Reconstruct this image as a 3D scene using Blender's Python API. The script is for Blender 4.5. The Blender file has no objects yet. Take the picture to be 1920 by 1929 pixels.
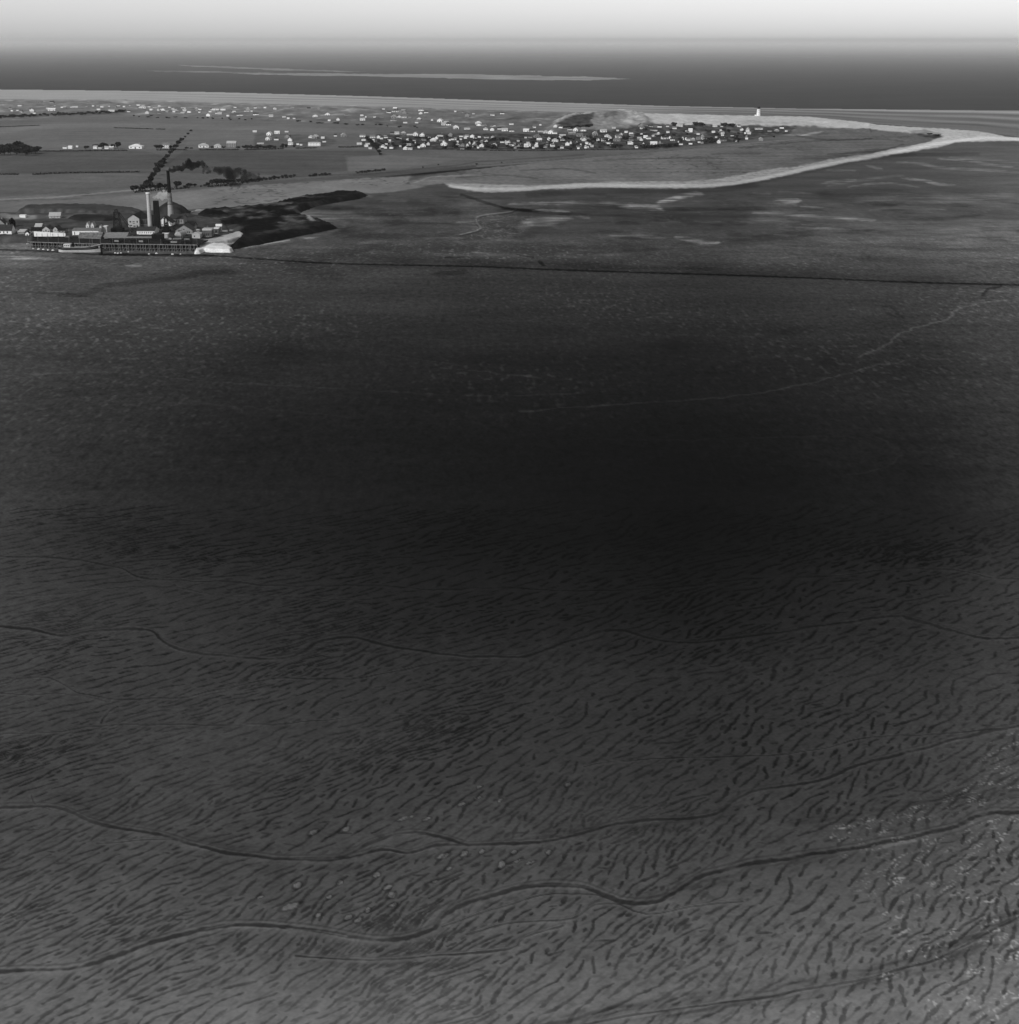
import bpy, bmesh, math, random
import numpy as np
from mathutils import Vector

# ---------------------------------------------------------------- camera, sky, sun, exposure
scn = bpy.context.scene
H = 160.0                      # height of the aeroplane over the sands
F = 2870.0                     # focal length, in pixels of the 1920 px wide survey frame
CX, CY, HOR = 960.0, 964.5, 75.0
A = math.atan((CY - HOR) / F)
cd = bpy.data.cameras.new('aerial_camera')
cd.sensor_fit = 'HORIZONTAL'; cd.sensor_width = 36.0; cd.lens = F / 1920 * 36.0
cd.clip_start = 1.0; cd.clip_end = 400000
cam = bpy.data.objects.new('aerial_camera', cd); scn.collection.objects.link(cam)
cam.location = (0, 0, H); cam.rotation_euler = (math.pi / 2 - A, 0, 0)
scn.camera = cam

SUN_EL, SUN_AZ = math.radians(34), math.radians(218)   # from behind the left shoulder
world = bpy.data.worlds.new('World'); scn.world = world; world.use_nodes = True
wn, wl = world.node_tree.nodes, world.node_tree.links
sky = wn.new('ShaderNodeTexSky'); sky.sky_type = 'NISHITA'; sky.sun_disc = False
sky.sun_elevation = SUN_EL; sky.sun_rotation = SUN_AZ
sky.air_density = 1.0; sky.dust_density = 0.8; sky.ozone_density = 1.0; sky.altitude = 100
bw = wn.new('ShaderNodeRGBToBW'); bg = wn['Background']
wl.new(sky.outputs['Color'], bw.inputs['Color']); wl.new(bw.outputs['Val'], bg.inputs['Color'])
bg.inputs['Strength'].default_value = 0.135
sl = bpy.data.lights.new('sun', 'SUN'); sl.energy = 2.4; sl.angle = math.radians(0.5); sl.color = (1, 1, 1)
so = bpy.data.objects.new('sun', sl); scn.collection.objects.link(so)
sd = Vector((math.sin(SUN_AZ) * math.cos(SUN_EL), math.cos(SUN_AZ) * math.cos(SUN_EL), math.sin(SUN_EL)))
so.rotation_euler = (-sd).to_track_quat('-Z', 'Y').to_euler()
scn.view_settings.view_transform = 'Standard'; scn.view_settings.look = 'None'
scn.view_settings.exposure = 0.0; scn.view_settings.gamma = 1.0; scn.view_settings.use_curve_mapping = False
cy = scn.cycles
cy.volume_bounces = 1; cy.max_bounces = 6; cy.diffuse_bounces = 2; cy.glossy_bounces = 2; cy.transparent_max_bounces = 8

# ---------------------------------------------------------------- survey coordinates <-> metres
SA, CA = math.sin(A), math.cos(A)
def unproj(px, py, z=0.0):
    X = (np.asarray(px, float) - CX) / F; Y = -(np.asarray(py, float) - CY) / F
    dy = CA + Y * SA; dz = -SA + Y * CA
    t = (z - H) / dz
    return X * t, dy * t
def proj(x, y, z):
    dx, dy, dz = x, y, z - H
    dep = dy * CA - dz * SA; up = dy * SA + dz * CA
    return CX + F * dx / dep, CY - F * up / dep
def height_at(px, pyb, pyt, z0=0.0):
    x, y = unproj(px, pyb, z0)
    lo, hi = z0, z0 + 150
    for _ in range(40):
        m = (lo + hi) / 2
        if proj(x, y, m)[1] > pyt: lo = m
        else: hi = m
    return lo - z0

# ---------------------------------------------------------------- noise
def _h(ix, iy, s):
    n = (ix * 374761393 + iy * 668265263 + s * 1442695041) & 0xFFFFFFFF
    n = ((n ^ (n >> 13)) * 1274126177) & 0xFFFFFFFF
    n = n ^ (n >> 16)
    return n
def noise(x, y, s=0):
    ix = np.floor(x).astype(np.int64); iy = np.floor(y).astype(np.int64)
    fx = x - ix; fy = y - iy
    ux = fx * fx * fx * (fx * (fx * 6 - 15) + 10); uy = fy * fy * fy * (fy * (fy * 6 - 15) + 10)
    def g(a, b):
        ang = _h(ix + a, iy + b, s).astype(np.float64) * (2 * math.pi / 4294967296.0)
        return np.cos(ang) * (fx - a) + np.sin(ang) * (fy - b)
    n0 = g(0, 0) * (1 - ux) + g(1, 0) * ux
    n1 = g(0, 1) * (1 - ux) + g(1, 1) * ux
    return (n0 * (1 - uy) + n1 * uy) * 1.5
def fbm(x, y, s=0, o=4, gain=0.5):
    r = np.zeros_like(x); a = 1.0; f = 1.0; t = 0
    for i in range(o):
        r += a * noise(x * f, y * f, s + i * 17); t += a; a *= gain; f *= 2.03
    return r / t
def sst(a, b, x):
    t = np.clip((x - a) / (b - a), 0, 1); return t * t * (3 - 2 * t)

def seg_dist(px, py, pts, sy=1.0):
    """distance to a polyline and the parameter along it"""
    d = np.full(px.shape, 1e9); tt = np.zeros(px.shape); n = len(pts) - 1
    for i in range(n):
        ax, ay = pts[i]; bx, by = pts[i + 1]
        vx, vy = bx - ax, (by - ay) * sy
        t = np.clip(((px - ax) * vx + (py - ay) * sy * vy) / (vx * vx + vy * vy + 1e-9), 0, 1)
        q = np.hypot(px - ax - t * vx, (py - ay) * sy - t * vy)
        m = q < d; d[m] = q[m]; tt[m] = (i + t[m]) / n
    return d, tt
def smooth_line(pts, k=4):
    P = np.array([pts[0]] + list(pts) + [pts[-1]], float); out = []
    for i in range(1, len(P) - 2):
        for j in range(k):
            t = j / k; a, b, c, d = P[i - 1], P[i], P[i + 1], P[i + 2]
            out.append(0.5 * ((2 * b) + (-a + c) * t + (2 * a - 5 * b + 4 * c - d) * t * t + (-a + 3 * b - 3 * c + d) * t ** 3))
    out.append(P[-2]); return [tuple(o) for o in out]
def inside(px, py, poly):
    r = np.zeros(px.shape, bool); n = len(poly)
    for i in range(n):
        x1, y1 = poly[i]; x2, y2 = poly[(i + 1) % n]
        if y1 == y2: continue
        c = ((y1 > py) != (y2 > py)) & (px < (x2 - x1) * (py - y1) / (y2 - y1) + x1)
        r ^= c
    return r
def poly_soft(px, py, poly, soft, sy=2.0):
    """1 inside, fading over 'soft' px across the edge"""
    P = np.array(poly); x0, y0 = P.min(0) - soft * 2; x1, y1 = P.max(0) + soft * 2
    r = np.zeros(px.shape)
    m = (px > x0) & (px < x1) & (py > y0) & (py < y1)
    if not m.any(): return r
    a, b = px[m], py[m]
    d, _ = seg_dist(a, b, list(poly) + [poly[0]], sy)
    s = np.where(inside(a, b, poly), d, -d)
    r[m] = sst(-soft, soft, s); return r
def stroke(px, py, pts, w, soft=1.0, sy=2.0, taper=False):
    P = np.array(pts); x0, y0 = P.min(0) - w - soft - 4; x1, y1 = P.max(0) + w + soft + 4
    r = np.zeros(px.shape)
    m = (px > x0) & (px < x1) & (py > y0) & (py < y1)
    if not m.any(): return r
    d, t = seg_dist(px[m], py[m], pts, sy)
    ww = w * (np.sin(np.clip(t, 0, 1) * math.pi) * 0.85 + 0.15) if taper else w
    r[m] = 1 - sst(0, 1, np.clip((d - ww * 0.5) / (ww * 0.5 + soft), 0, 1)); return r
def mixv(T, v, m): T += (v - T) * m

EIRR = 0.80                    # measured light on level ground, for turning a grey value into a reflectance
def lin(s):
    s = np.asarray(s, float) / 255.0
    return np.where(s <= 0.04045, s / 12.92, ((s + 0.055) / 1.055) ** 2.4)
def refl(s): return np.clip(lin(s) / EIRR, 0.004, 0.85)

# ---------------------------------------------------------------- materials
def new_mat(name):
    m = bpy.data.materials.new(name); m.use_nodes = True
    b = m.node_tree.nodes['Principled BSDF']; return m, m.node_tree.nodes, m.node_tree.links, b
_mc = {}
def grey(name, v, rough=0.85, var=0.18, scale=0.6, metal=0.0, streak=False):
    """painted, plastered, felted or boarded surface: grey with blotchy weathering"""
    if name in _mc: return _mc[name]
    m, n, l, b = new_mat(name)
    tc = n.new('ShaderNodeTexCoord'); mp = n.new('ShaderNodeMapping')
    mp.inputs['Scale'].default_value = (scale, scale, scale * (0.25 if streak else 1))
    nz = n.new('ShaderNodeTexNoise'); nz.inputs['Scale'].default_value = 1.0; nz.inputs['Detail'].default_value = 5
    rp = n.new('ShaderNodeMapRange'); rp.inputs['From Min'].default_value = 0.3; rp.inputs['From Max'].default_value = 0.7
    rp.inputs['To Min'].default_value = v * (1 - var); rp.inputs['To Max'].default_value = min(v * (1 + var), 0.85)
    l.new(tc.outputs['Object'], mp.inputs['Vector']); l.new(mp.outputs[0], nz.inputs['Vector'])
    l.new(nz.outputs['Fac'], rp.inputs['Value']); l.new(rp.outputs[0], b.inputs['Base Color'])
    b.inputs['Roughness'].default_value = rough; b.inputs['Metallic'].default_value = metal
    b.inputs['Specular IOR Level'].default_value = 0.10
    _mc[name] = m; return m

def ground_material():
    m, n, l, b = new_mat('sand_mud_and_turf')
    at = n.new('ShaderNodeAttribute'); at.attribute_name = 'reflectance'
    ro = n.new('ShaderNodeAttribute'); ro.attribute_name = 'dryness'
    ge = n.new('ShaderNodeNewGeometry')
    def nz(scale, det):
        t = n.new('ShaderNodeTexNoise'); t.inputs['Scale'].default_value = scale; t.inputs['Detail'].default_value = det
        l.new(ge.outputs['Position'], t.inputs['Vector']); return t
    a, c = nz(0.9, 4), nz(0.16, 4)
    s = n.new('ShaderNodeMath'); s.operation = 'ADD'; l.new(a.outputs['Fac'], s.inputs[0]); l.new(c.outputs['Fac'], s.inputs[1])
    r = n.new('ShaderNodeMapRange'); r.inputs['From Min'].default_value = 0.7; r.inputs['From Max'].default_value = 1.3
    r.inputs['To Min'].default_value = 0.78; r.inputs['To Max'].default_value = 1.22; l.new(s.outputs[0], r.inputs['Value'])
    x = n.new('ShaderNodeMath'); x.operation = 'MULTIPLY'; l.new(at.outputs['Fac'], x.inputs[0]); l.new(r.outputs[0], x.inputs[1])
    l.new(x.outputs[0], b.inputs['Base Color'])
    q = n.new('ShaderNodeMapRange'); q.inputs['To Min'].default_value = 0.55; q.inputs['To Max'].default_value = 0.95
    l.new(ro.outputs['Fac'], q.inputs['Value']); l.new(q.outputs[0], b.inputs['Roughness'])
    b.inputs['Specular IOR Level'].default_value = 0.0
    bp = n.new('ShaderNodeBump'); bp.inputs['Strength'].default_value = 0.25; bp.inputs['Distance'].default_value = 0.12
    l.new(a.outputs['Fac'], bp.inputs['Height']); l.new(bp.outputs[0], b.inputs['Normal'])
    return m
GROUND = ground_material()

# ---------------------------------------------------------------- object helpers
def link(o, parent=None):
    scn.collection.objects.link(o)
    if parent: o.parent = parent
    return o
def tag(o, label=None, cat=None, group=None, kind=None):
    if label: o['label'] = label
    if cat: o['category'] = cat
    if group: o['group'] = group
    if kind: o['kind'] = kind
    return o
def empty(name, loc, rz=0.0):
    o = bpy.data.objects.new(name, None); o.empty_display_size = 1; o.location = loc; o.rotation_euler = (0, 0, rz)
    return link(o)
class MB:
    """collects shapes for ONE mesh"""
    def __init__(s): s.v = []; s.f = []
    def add(s, vs, fs):
        k = len(s.v); s.v += [tuple(map(float, p)) for p in vs]; s.f += [tuple(i + k for i in f) for f in fs]; return s
    def box(s, x0, x1, y0, y1, z0, z1):
        return s.add([(x0, y0, z0), (x1, y0, z0), (x1, y1, z0), (x0, y1, z0), (x0, y0, z1), (x1, y0, z1), (x1, y1, z1), (x0, y1, z1)],
                     [(0, 3, 2, 1), (4, 5, 6, 7), (0, 1, 5, 4), (1, 2, 6, 5), (2, 3, 7, 6), (3, 0, 4, 7)])
    def bar(s, p, q, r=0.15, n=6):
        p, q = Vector(p), Vector(q); d = (q - p).normalized()
        u = d.orthogonal().normalized(); w = d.cross(u); vs = []
        for c in (p, q):
            for i in range(n):
                a = 2 * math.pi * i / n; vs.append(c + (u * math.cos(a) + w * math.sin(a)) * r)
        fs = [(i, (i + 1) % n, n + (i + 1) % n, n + i) for i in range(n)] + [tuple(range(n))[::-1], tuple(range(n, 2 * n))]
        return s.add(vs, fs)
    def lathe(s, prof, n=20, cx=0, cy=0):
        vs = []; fs = []
        for r, z in prof:
            for i in range(n):
                a = 2 * math.pi * i / n; vs.append((cx + r * math.cos(a), cy + r * math.sin(a), z))
        for k in range(len(prof) - 1):
            for i in range(n):
                j = (i + 1) % n; fs.append((k * n + i, k * n + j, (k + 1) * n + j, (k + 1) * n + i))
        fs.append(tuple(range(n))[::-1]); fs.append(tuple(range((len(prof) - 1) * n, len(prof) * n)))
        return s.add(vs, fs)
    def prism(s, poly, axis, a, b):
        """extrude a 2-D outline: axis 'y' -> outline in x,z ; axis 'x' -> outline in y,z"""
        n = len(poly); vs = []
        for t in (a, b):
            for p in poly: vs.append((p[0], t, p[1]) if axis == 'y' else (t, p[0], p[1]))
        fs = [(i, (i + 1) % n, n + (i + 1) % n, n + i) for i in range(n)] + [tuple(range(n))[::-1], tuple(range(n, 2 * n))]
        return s.add(vs, fs)
    def mesh(s, name, mat, smooth=False):
        me = bpy.data.meshes.new(name); me.from_pydata(s.v, [], s.f); me.materials.append(mat)
        bm = bmesh.new(); bm.from_mesh(me); bmesh.ops.recalc_face_normals(bm, faces=bm.faces); bm.to_mesh(me); bm.free()
        if smooth: me.polygons.foreach_set('use_smooth', [True] * len(me.polygons))
        me.update(); return me
    def build(s, name, mat, parent=None, smooth=False):
        return link(bpy.data.objects.new(name, s.mesh(name, mat, smooth)), parent)

def grid_mesh(name, X, Y, Z, keep, attrs, mat):
    """regular grid arrays -> one mesh holding only the kept cells"""
    R, C = X.shape
    idx = np.arange(R * C).reshape(R, C)
    q = np.stack([idx[:-1, :-1], idx[:-1, 1:], idx[1:, 1:], idx[1:, :-1]], -1)[keep]
    used = np.zeros(R * C, bool); used[q.ravel()] = True
    remap = np.cumsum(used) - 1; q = remap[q]
    co = np.stack([X.ravel()[used], Y.ravel()[used], Z.ravel()[used]], -1).astype(np.float32)
    me = bpy.data.meshes.new(name); nf = len(q)
    me.vertices.add(len(co)); me.vertices.foreach_set('co', co.ravel())
    me.loops.add(nf * 4); me.loops.foreach_set('vertex_index', q.ravel().astype(np.int32))
    me.polygons.add(nf); me.polygons.foreach_set('loop_start', np.arange(0, nf * 4, 4, dtype=np.int32))
    try: me.polygons.foreach_set('loop_total', np.full(nf, 4, np.int32))
    except Exception: pass
    me.polygons.foreach_set('use_smooth', np.ones(nf, bool))
    me.update(calc_edges=True)
    for k, a in attrs.items():
        at = me.attributes.new(k, 'FLOAT', 'POINT'); at.data.foreach_set('value', a.ravel()[used].astype(np.float32))
    me.materials.append(mat)
    o = bpy.data.objects.new(name, me); return link(o)

# ---------------------------------------------------------------- mud tones plus a painted vignette, dark middle and paler edges (west -> east, far -> near)
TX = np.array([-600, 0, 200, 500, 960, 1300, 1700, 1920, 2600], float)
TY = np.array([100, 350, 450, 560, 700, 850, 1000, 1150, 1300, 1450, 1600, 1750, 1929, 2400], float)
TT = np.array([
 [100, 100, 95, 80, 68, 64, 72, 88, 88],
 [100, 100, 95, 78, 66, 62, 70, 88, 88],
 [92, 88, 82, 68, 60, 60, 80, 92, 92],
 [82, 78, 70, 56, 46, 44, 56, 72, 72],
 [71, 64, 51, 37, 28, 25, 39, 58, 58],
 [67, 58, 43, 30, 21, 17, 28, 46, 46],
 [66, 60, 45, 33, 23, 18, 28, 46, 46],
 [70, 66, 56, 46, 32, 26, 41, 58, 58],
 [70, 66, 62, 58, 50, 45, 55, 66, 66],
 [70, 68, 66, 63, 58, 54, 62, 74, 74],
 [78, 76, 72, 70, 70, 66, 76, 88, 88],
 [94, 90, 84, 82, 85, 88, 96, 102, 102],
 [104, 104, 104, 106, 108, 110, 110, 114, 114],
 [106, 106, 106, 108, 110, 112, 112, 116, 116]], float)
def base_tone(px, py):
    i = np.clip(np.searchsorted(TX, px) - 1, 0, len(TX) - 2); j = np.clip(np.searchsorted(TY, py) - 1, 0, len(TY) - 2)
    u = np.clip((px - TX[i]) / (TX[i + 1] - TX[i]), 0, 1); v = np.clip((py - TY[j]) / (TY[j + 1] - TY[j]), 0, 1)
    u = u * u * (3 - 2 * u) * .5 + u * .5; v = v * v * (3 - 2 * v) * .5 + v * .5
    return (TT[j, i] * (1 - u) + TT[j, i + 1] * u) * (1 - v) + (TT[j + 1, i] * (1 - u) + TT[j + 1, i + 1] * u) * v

def columns(step, mstep, x0, x1):
    return np.concatenate([np.arange(x0, -110, mstep), np.arange(-110, 2031, step), np.arange(2031, x1, mstep)])
SPLIT = 560.0
def flats(T, PX, PY, WX, WY):
    """ripple field of the open sands: broad mottling, pale crests and damp troughs"""
    k = 1 - sst(860, 1080, PY)
    m = (0.6 + 0.8 * noise(WX / 120, WY / 160, 93)) * sst(425, 480, PY) * sst(1000, 640, PY)
    T = T * (1 + 0.11 * fbm(WX / 60, WY / 90, 3, 4) + 0.10 * k * noise(WX / 150, WY / 45, 95) + 0.07 * k * noise(WX / 40, WY / 16, 96))
    fl = noise(WX / 2.6, WY / 7, 91) + 0.5 * noise(WX / 7, WY / 16, 92)
    T = T + 27 * sst(0.20, 0.8, fl) * np.clip(m, 0, 1) * (0.25 + 0.75 * T / 60)
    T = T * (1 + k * sst(400, 470, PY) * (0.17 * noise(WX / 1.4, WY / 3.0, 97) + 0.10 * noise(WX / 3.4, WY / 9, 98)))
    return T * (1 - 0.16 * sst(0.15, 0.7, noise(WX / 3.2, WY / 7, 94)) * k * sst(455, 500, PY))

# ---------------------------------------------------------------- NEAR: the tidal sands with runnels, pools and creeks
def build_sands():
    rows = np.concatenate([np.arange(SPLIT, 1935, 1.7), np.arange(1935, 2600, 8)])
    PX, PY = np.meshgrid(columns(2.2, 14, -650, 2560), rows)
    WX, WY = unproj(PX, PY)
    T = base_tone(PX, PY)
    # broad mottling
    T = flats(T, PX, PY, WX, WY)
    near = sst(820, 1040, PY + (1 - sst(0, 500, PX)) * 60 - 30 * sst(1300, 1900, PX))
    # creek lines: the ripples bend beside them, so they go in first
    creeks = [
     ([(-200, 1160), (0, 1180), (60, 1185), (110, 1197), (160, 1190), (240, 1184), (285, 1188), (310, 1210), (350, 1225), (420, 1235), (500, 1241), (540, 1240), (580, 1222), (610, 1205), (660, 1199), (700, 1208), (760, 1222), (860, 1234), (960, 1238), (1000, 1235), (1050, 1215), (1120, 1192), (1170, 1186), (1200, 1195), (1250, 1207), (1300, 1210), (1400, 1200), (1550, 1178), (1680, 1161), (1720, 1168), (1800, 1188), (1850, 1203), (1920, 1202), (2200, 1190)], 3.6, 17, 0.55),
     ([(-200, 1040), (60, 1050), (150, 1055), (210, 1065), (260, 1085), (300, 1092), (400, 1095), (560, 1104), (700, 1102), (820, 1110), (960, 1107), (1100, 1113), (1280, 1106), (1400, 1090), (1550, 1085), (1720, 1070), (1830, 1078), (1880, 1090), (2100, 1095)], 2.2, 11, 0.3),
     ([(-200, 1300), (0, 1290), (30, 1279), (95, 1277), (130, 1295), (160, 1308), (220, 1315), (320, 1315), (400, 1302), (470, 1285), (540, 1278), (640, 1279), (700, 1274), (760, 1262), (830, 1248), (900, 1242)], 2.0, 12, 0.3),
     ([(-200, 1385), (80, 1380), (150, 1372), (250, 1364), (400, 1366), (520, 1364), (650, 1352), (780, 1340)], 1.6, 11, 0.25),
     ([(0, 1118), (80, 1121), (200, 1110), (320, 1105), (420, 1122), (560, 1126), (700, 1130)], 1.5, 8, 0.2),
     ([(0, 1305), (60, 1308), (120, 1306), (200, 1320)], 1.6, 10, 0.2),
     ([(-200, 1530), (0, 1522), (80, 1518), (120, 1524), (165, 1545), (200, 1555), (300, 1572), (370, 1592), (440, 1608), (520, 1616), (600, 1617), (650, 1612), (690, 1592), (740, 1574), (790, 1570), (830, 1576), (880, 1590)], 4.6, 20, 0.7),
     ([(520, 1616), (600, 1619), (660, 1614), (720, 1600), (770, 1606), (820, 1592), (900, 1590), (1020, 1588), (1100, 1570), (1160, 1550), (1250, 1544), (1290, 1542), (1345, 1535), (1380, 1510), (1430, 1488), (1500, 1478), (1560, 1465), (1620, 1440), (1730, 1412), (1800, 1393), (1920, 1368), (2200, 1330)], 4.2, 20, 0.7),
     ([(1100, 1445), (1200, 1430), (1350, 1425), (1480, 1420), (1560, 1408), (1640, 1390), (1780, 1382), (1920, 1370)], 1.8, 12, 0.3),
     ([(-200, 1840), (0, 1830), (60, 1826), (150, 1822), (240, 1792), (300, 1773), (380, 1750), (450, 1742), (540, 1746), (600, 1752), (660, 1765), (720, 1771), (770, 1765), (815, 1748), (830, 1728), (870, 1705), (950, 1680), (1020, 1668), (1090, 1668), (1140, 1687), (1200, 1701), (1250, 1692), (1300, 1662), (1350, 1641), (1450, 1621), (1560, 1606), (1640, 1592), (1720, 1576), (1800, 1556), (1840, 1538), (1880, 1530), (1920, 1531), (2200, 1500)], 6.0, 22, 0.9),
     ([(830, 1745), (900, 1722), (980, 1700), (1040, 1683), (1110, 1684), (1160, 1697), (1220, 1722), (1300, 1708), (1400, 1700)], 2.6, 16, 0.4),
     ([(880, 1760), (960, 1738), (1010, 1735), (1080, 1728), (1120, 1705), (1180, 1702)], 3.0, 16, 0.4),
     ([(560, 1800), (700, 1808), (820, 1800), (960, 1788), (990, 1765), (1060, 1742)], 3.2, 18, 0.4),
     ([(1000, 1960), (1120, 1925), (1290, 1898), (1400, 1884), (1540, 1860), (1640, 1840), (1760, 1808), (1840, 1770), (1930, 1722), (2200, 1600)], 3.4, 9, 0.5),
     ([(60, 1500), (70, 1515), (95, 1525)], 2, 14, 0.3),
     ([(180, 1590), (250, 1584), (320, 1580), (370, 1592)], 1.8, 14, 0.3),
     ([(300, 1060), (270, 1090)], 1.5, 8, 0.2), ([(190, 1362), (205, 1340), (222, 1330)], 2.4, 12, 0.3),
     ([(900, 960), (950, 975), (1040, 978), (1100, 990)], 1.2, 5, 0.15),
     ([(200, 985), (300, 984), (400, 974), (520, 985), (640, 995)], 1.3, 6, 0.15),
     ([(1640, 875), (1680, 862), (1700, 848), (1760, 845)], 1.6, 6, 0.15),
    ]
    CH = np.zeros_like(T); Z = np.zeros_like(T); RIM = np.zeros_like(T); FLAT = np.zeros_like(T)
    # gentle waver so that the lines are not drawn with a ruler
    wpx = PX + 5 * noise(WX / 9, WY / 9, 51); wpy = PY + 2.4 * noise(WX / 8, WY / 8, 52)
    for pts, w, dark, dep in creeks:
        PY_A = max(p[1] for p in pts) < 1300
        sp = smooth_line(pts, 3)
        c0 = stroke(wpx, wpy, sp, w * 0.35, w * 1.5, 1.6); rg = 0.36 * noise(WX / 1.6, WY / 1.6, 53) + 0.38 * noise(WX / 9, WY / 9, 54); c = np.zeros_like(c0); q_ = c0 > 0.02; c[q_] = sst(0.22, 0.98, c0[q_] + rg[q_])
        wide = stroke(wpx, wpy, sp, w * 2.6, w * 2.2, 1.6); par = stroke(wpx, wpy + w * 1.5, sp, w * 0.3, w * 0.5, 1.6); CH = np.maximum(CH, par * dark / 55)
        rim = stroke(wpx, wpy - w * 0.95, sp, w * 0.25, w * 0.35, 1.6)
        mod_ = np.clip(0.9 + 0.5 * noise(WX / 16, WY / 22, int(w * 10)), .45, 1.2); c = c * mod_; CH = np.maximum(CH, c * dark / (16 if PY_A else 19)) if dark > 13 else np.maximum(CH, c * dark / 12); FLAT = np.maximum(FLAT, wide); RIM = np.maximum(RIM, rim * min(1, dark / 18))
        Z -= c * dep * 0.06
    # pools and runnels: each one is traced down the slope the falling tide ran, keeping its distance from its neighbours
    RUN = np.zeros_like(T); PAN = np.zeros_like(T)
    colx = PX[0]; rowy = PY[:, 0]
    ax = np.array([-150, 300, 900, 1500, 1900, 2100], float); ay = np.array([850, 1100, 1350, 1560, 1720, 1900], float)
    AN = np.radians(np.array([[6, 7, 10, 13, 14, 14], [10, 12, 17, 21, 24, 24], [14, 18, 27, 35, 38, 38], [20, 26, 35, 44, 50, 50], [24, 30, 38, 50, 60, 60], [26, 32, 40, 48, 56, 56]], float))
    WA = np.zeros_like(AN)
    for j in range(6):
        for i in range(6):
            p0 = unproj(ax[i], ay[j]); p1 = unproj(ax[i] + 2 * math.cos(AN[j, i]), ay[j] - 2 * math.sin(AN[j, i]))
            WA[j, i] = math.atan2(p1[1] - p0[1], p1[0] - p0[0])
    def flow(x, y):
        px, py = proj(x, y, 0.0)
        i = min(max(int(np.searchsorted(ax, px)) - 1, 0), 4); j = min(max(int(np.searchsorted(ay, py)) - 1, 0), 4)
        u = min(max((px - ax[i]) / (ax[i + 1] - ax[i]), 0), 1); v = min(max((py - ay[j]) / (ay[j + 1] - ay[j]), 0), 1)
        return (WA[j, i] * (1 - u) + WA[j, i + 1] * u) * (1 - v) + (WA[j + 1, i] * (1 - u) + WA[j + 1, i + 1] * u) * v
    gx = np.arange(-200, 201, 2.0); gy_ = np.arange(190, 720, 2.0); GX, GY = np.meshgrid(gx, gy_)
    WIG = 0.40 * noise(GX / 9, GY / 9, 401) + 0.30 * noise(GX / 24, GY / 24, 402) + 0.52 * noise(GX / 3.9, GY / 3.9, 403)
    DEN = noise(GX / 38, GY / 38, 404)
    def look(A_, x, y): return A_[min(max(int((y - 190) / 2), 0), len(gy_) - 1), min(max(int((x + 200) / 2), 0), len(gx) - 1)]
    rnd = random.Random(4)
    RAG = 0.13 * noise(WX / 0.7, WY / 0.7, 405) + 0.12 * noise(WX / 1.9, WY / 1.9, 406)
    occ = {}; cell = 1.5
    def near_line(x, y, d, me):
        ci, cj = int(x // cell), int(y // cell); r = int(d // cell) + 1
        for a in range(ci - r, ci + r + 1):
            for b_ in range(cj - r, cj + r + 1):
                for (qx, qy, q) in occ.get((a, b_), ()):
                    if q != me and (qx - x) ** 2 + (qy - y) ** 2 < d * d: return True
        return False
    def draw(P, W, depth):
        px, py = proj(np.array([p[0] for p in P]), np.array([p[1] for p in P]), 0.0)
        i0, i1 = np.searchsorted(colx, px.min() - 14), np.searchsorted(colx, px.max() + 14)
        j0, j1 = np.searchsorted(rowy, py.min() - 9), np.searchsorted(rowy, py.max() + 9)
        if i1 - i0 < 2 or j1 - j0 < 2: return
        X, Y = WX[j0:j1, i0:i1], WY[j0:j1, i0:i1]
        pyw = abs(float(WY[j0, i0] - WY[min(j0 + 1, len(rowy) - 1), i0]))
        best = np.zeros_like(X)
        for k in range(len(P) - 1):
            x0, y0 = P[k]; x1, y1 = P[k + 1]; vx, vy = x1 - x0, y1 - y0
            t = np.clip(((X - x0) * vx + (Y - y0) * vy) / (vx * vx + vy * vy + 1e-9), 0, 1)
            d = np.hypot(X - x0 - t * vx, Y - y0 - t * vy); w = W[k] * (1 - t) + W[k + 1] * t
            sf = 0.16 + 0.30 * pyw; d = d + RAG[j0:j1, i0:i1]
            best = np.maximum(best, np.clip(1 - (d - w) / sf, 0, 1))
        np.maximum(RUN[j0:j1, i0:i1], best * depth, out=RUN[j0:j1, i0:i1])
    def trace(x, y, n, step, sep, me, bend):
        P = [(x, y)]; gs = min(max(y / 350, 0.85), 1.7)
        for sgn in (1, -1):
            cx_, cy_ = x, y; Q = []
            for k in range(n if sgn > 0 else n // 2):
                a = flow(cx_, cy_) + look(WIG, cx_, cy_) + bend
                cx_ += sgn * step * math.cos(a); cy_ += sgn * step * math.sin(a)
                if near_line(cx_, cy_, sep * gs, me): break
                Q.append((cx_, cy_))
            P = P + Q if sgn > 0 else Q[::-1] + P
        return P
    me_id = 0
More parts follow.
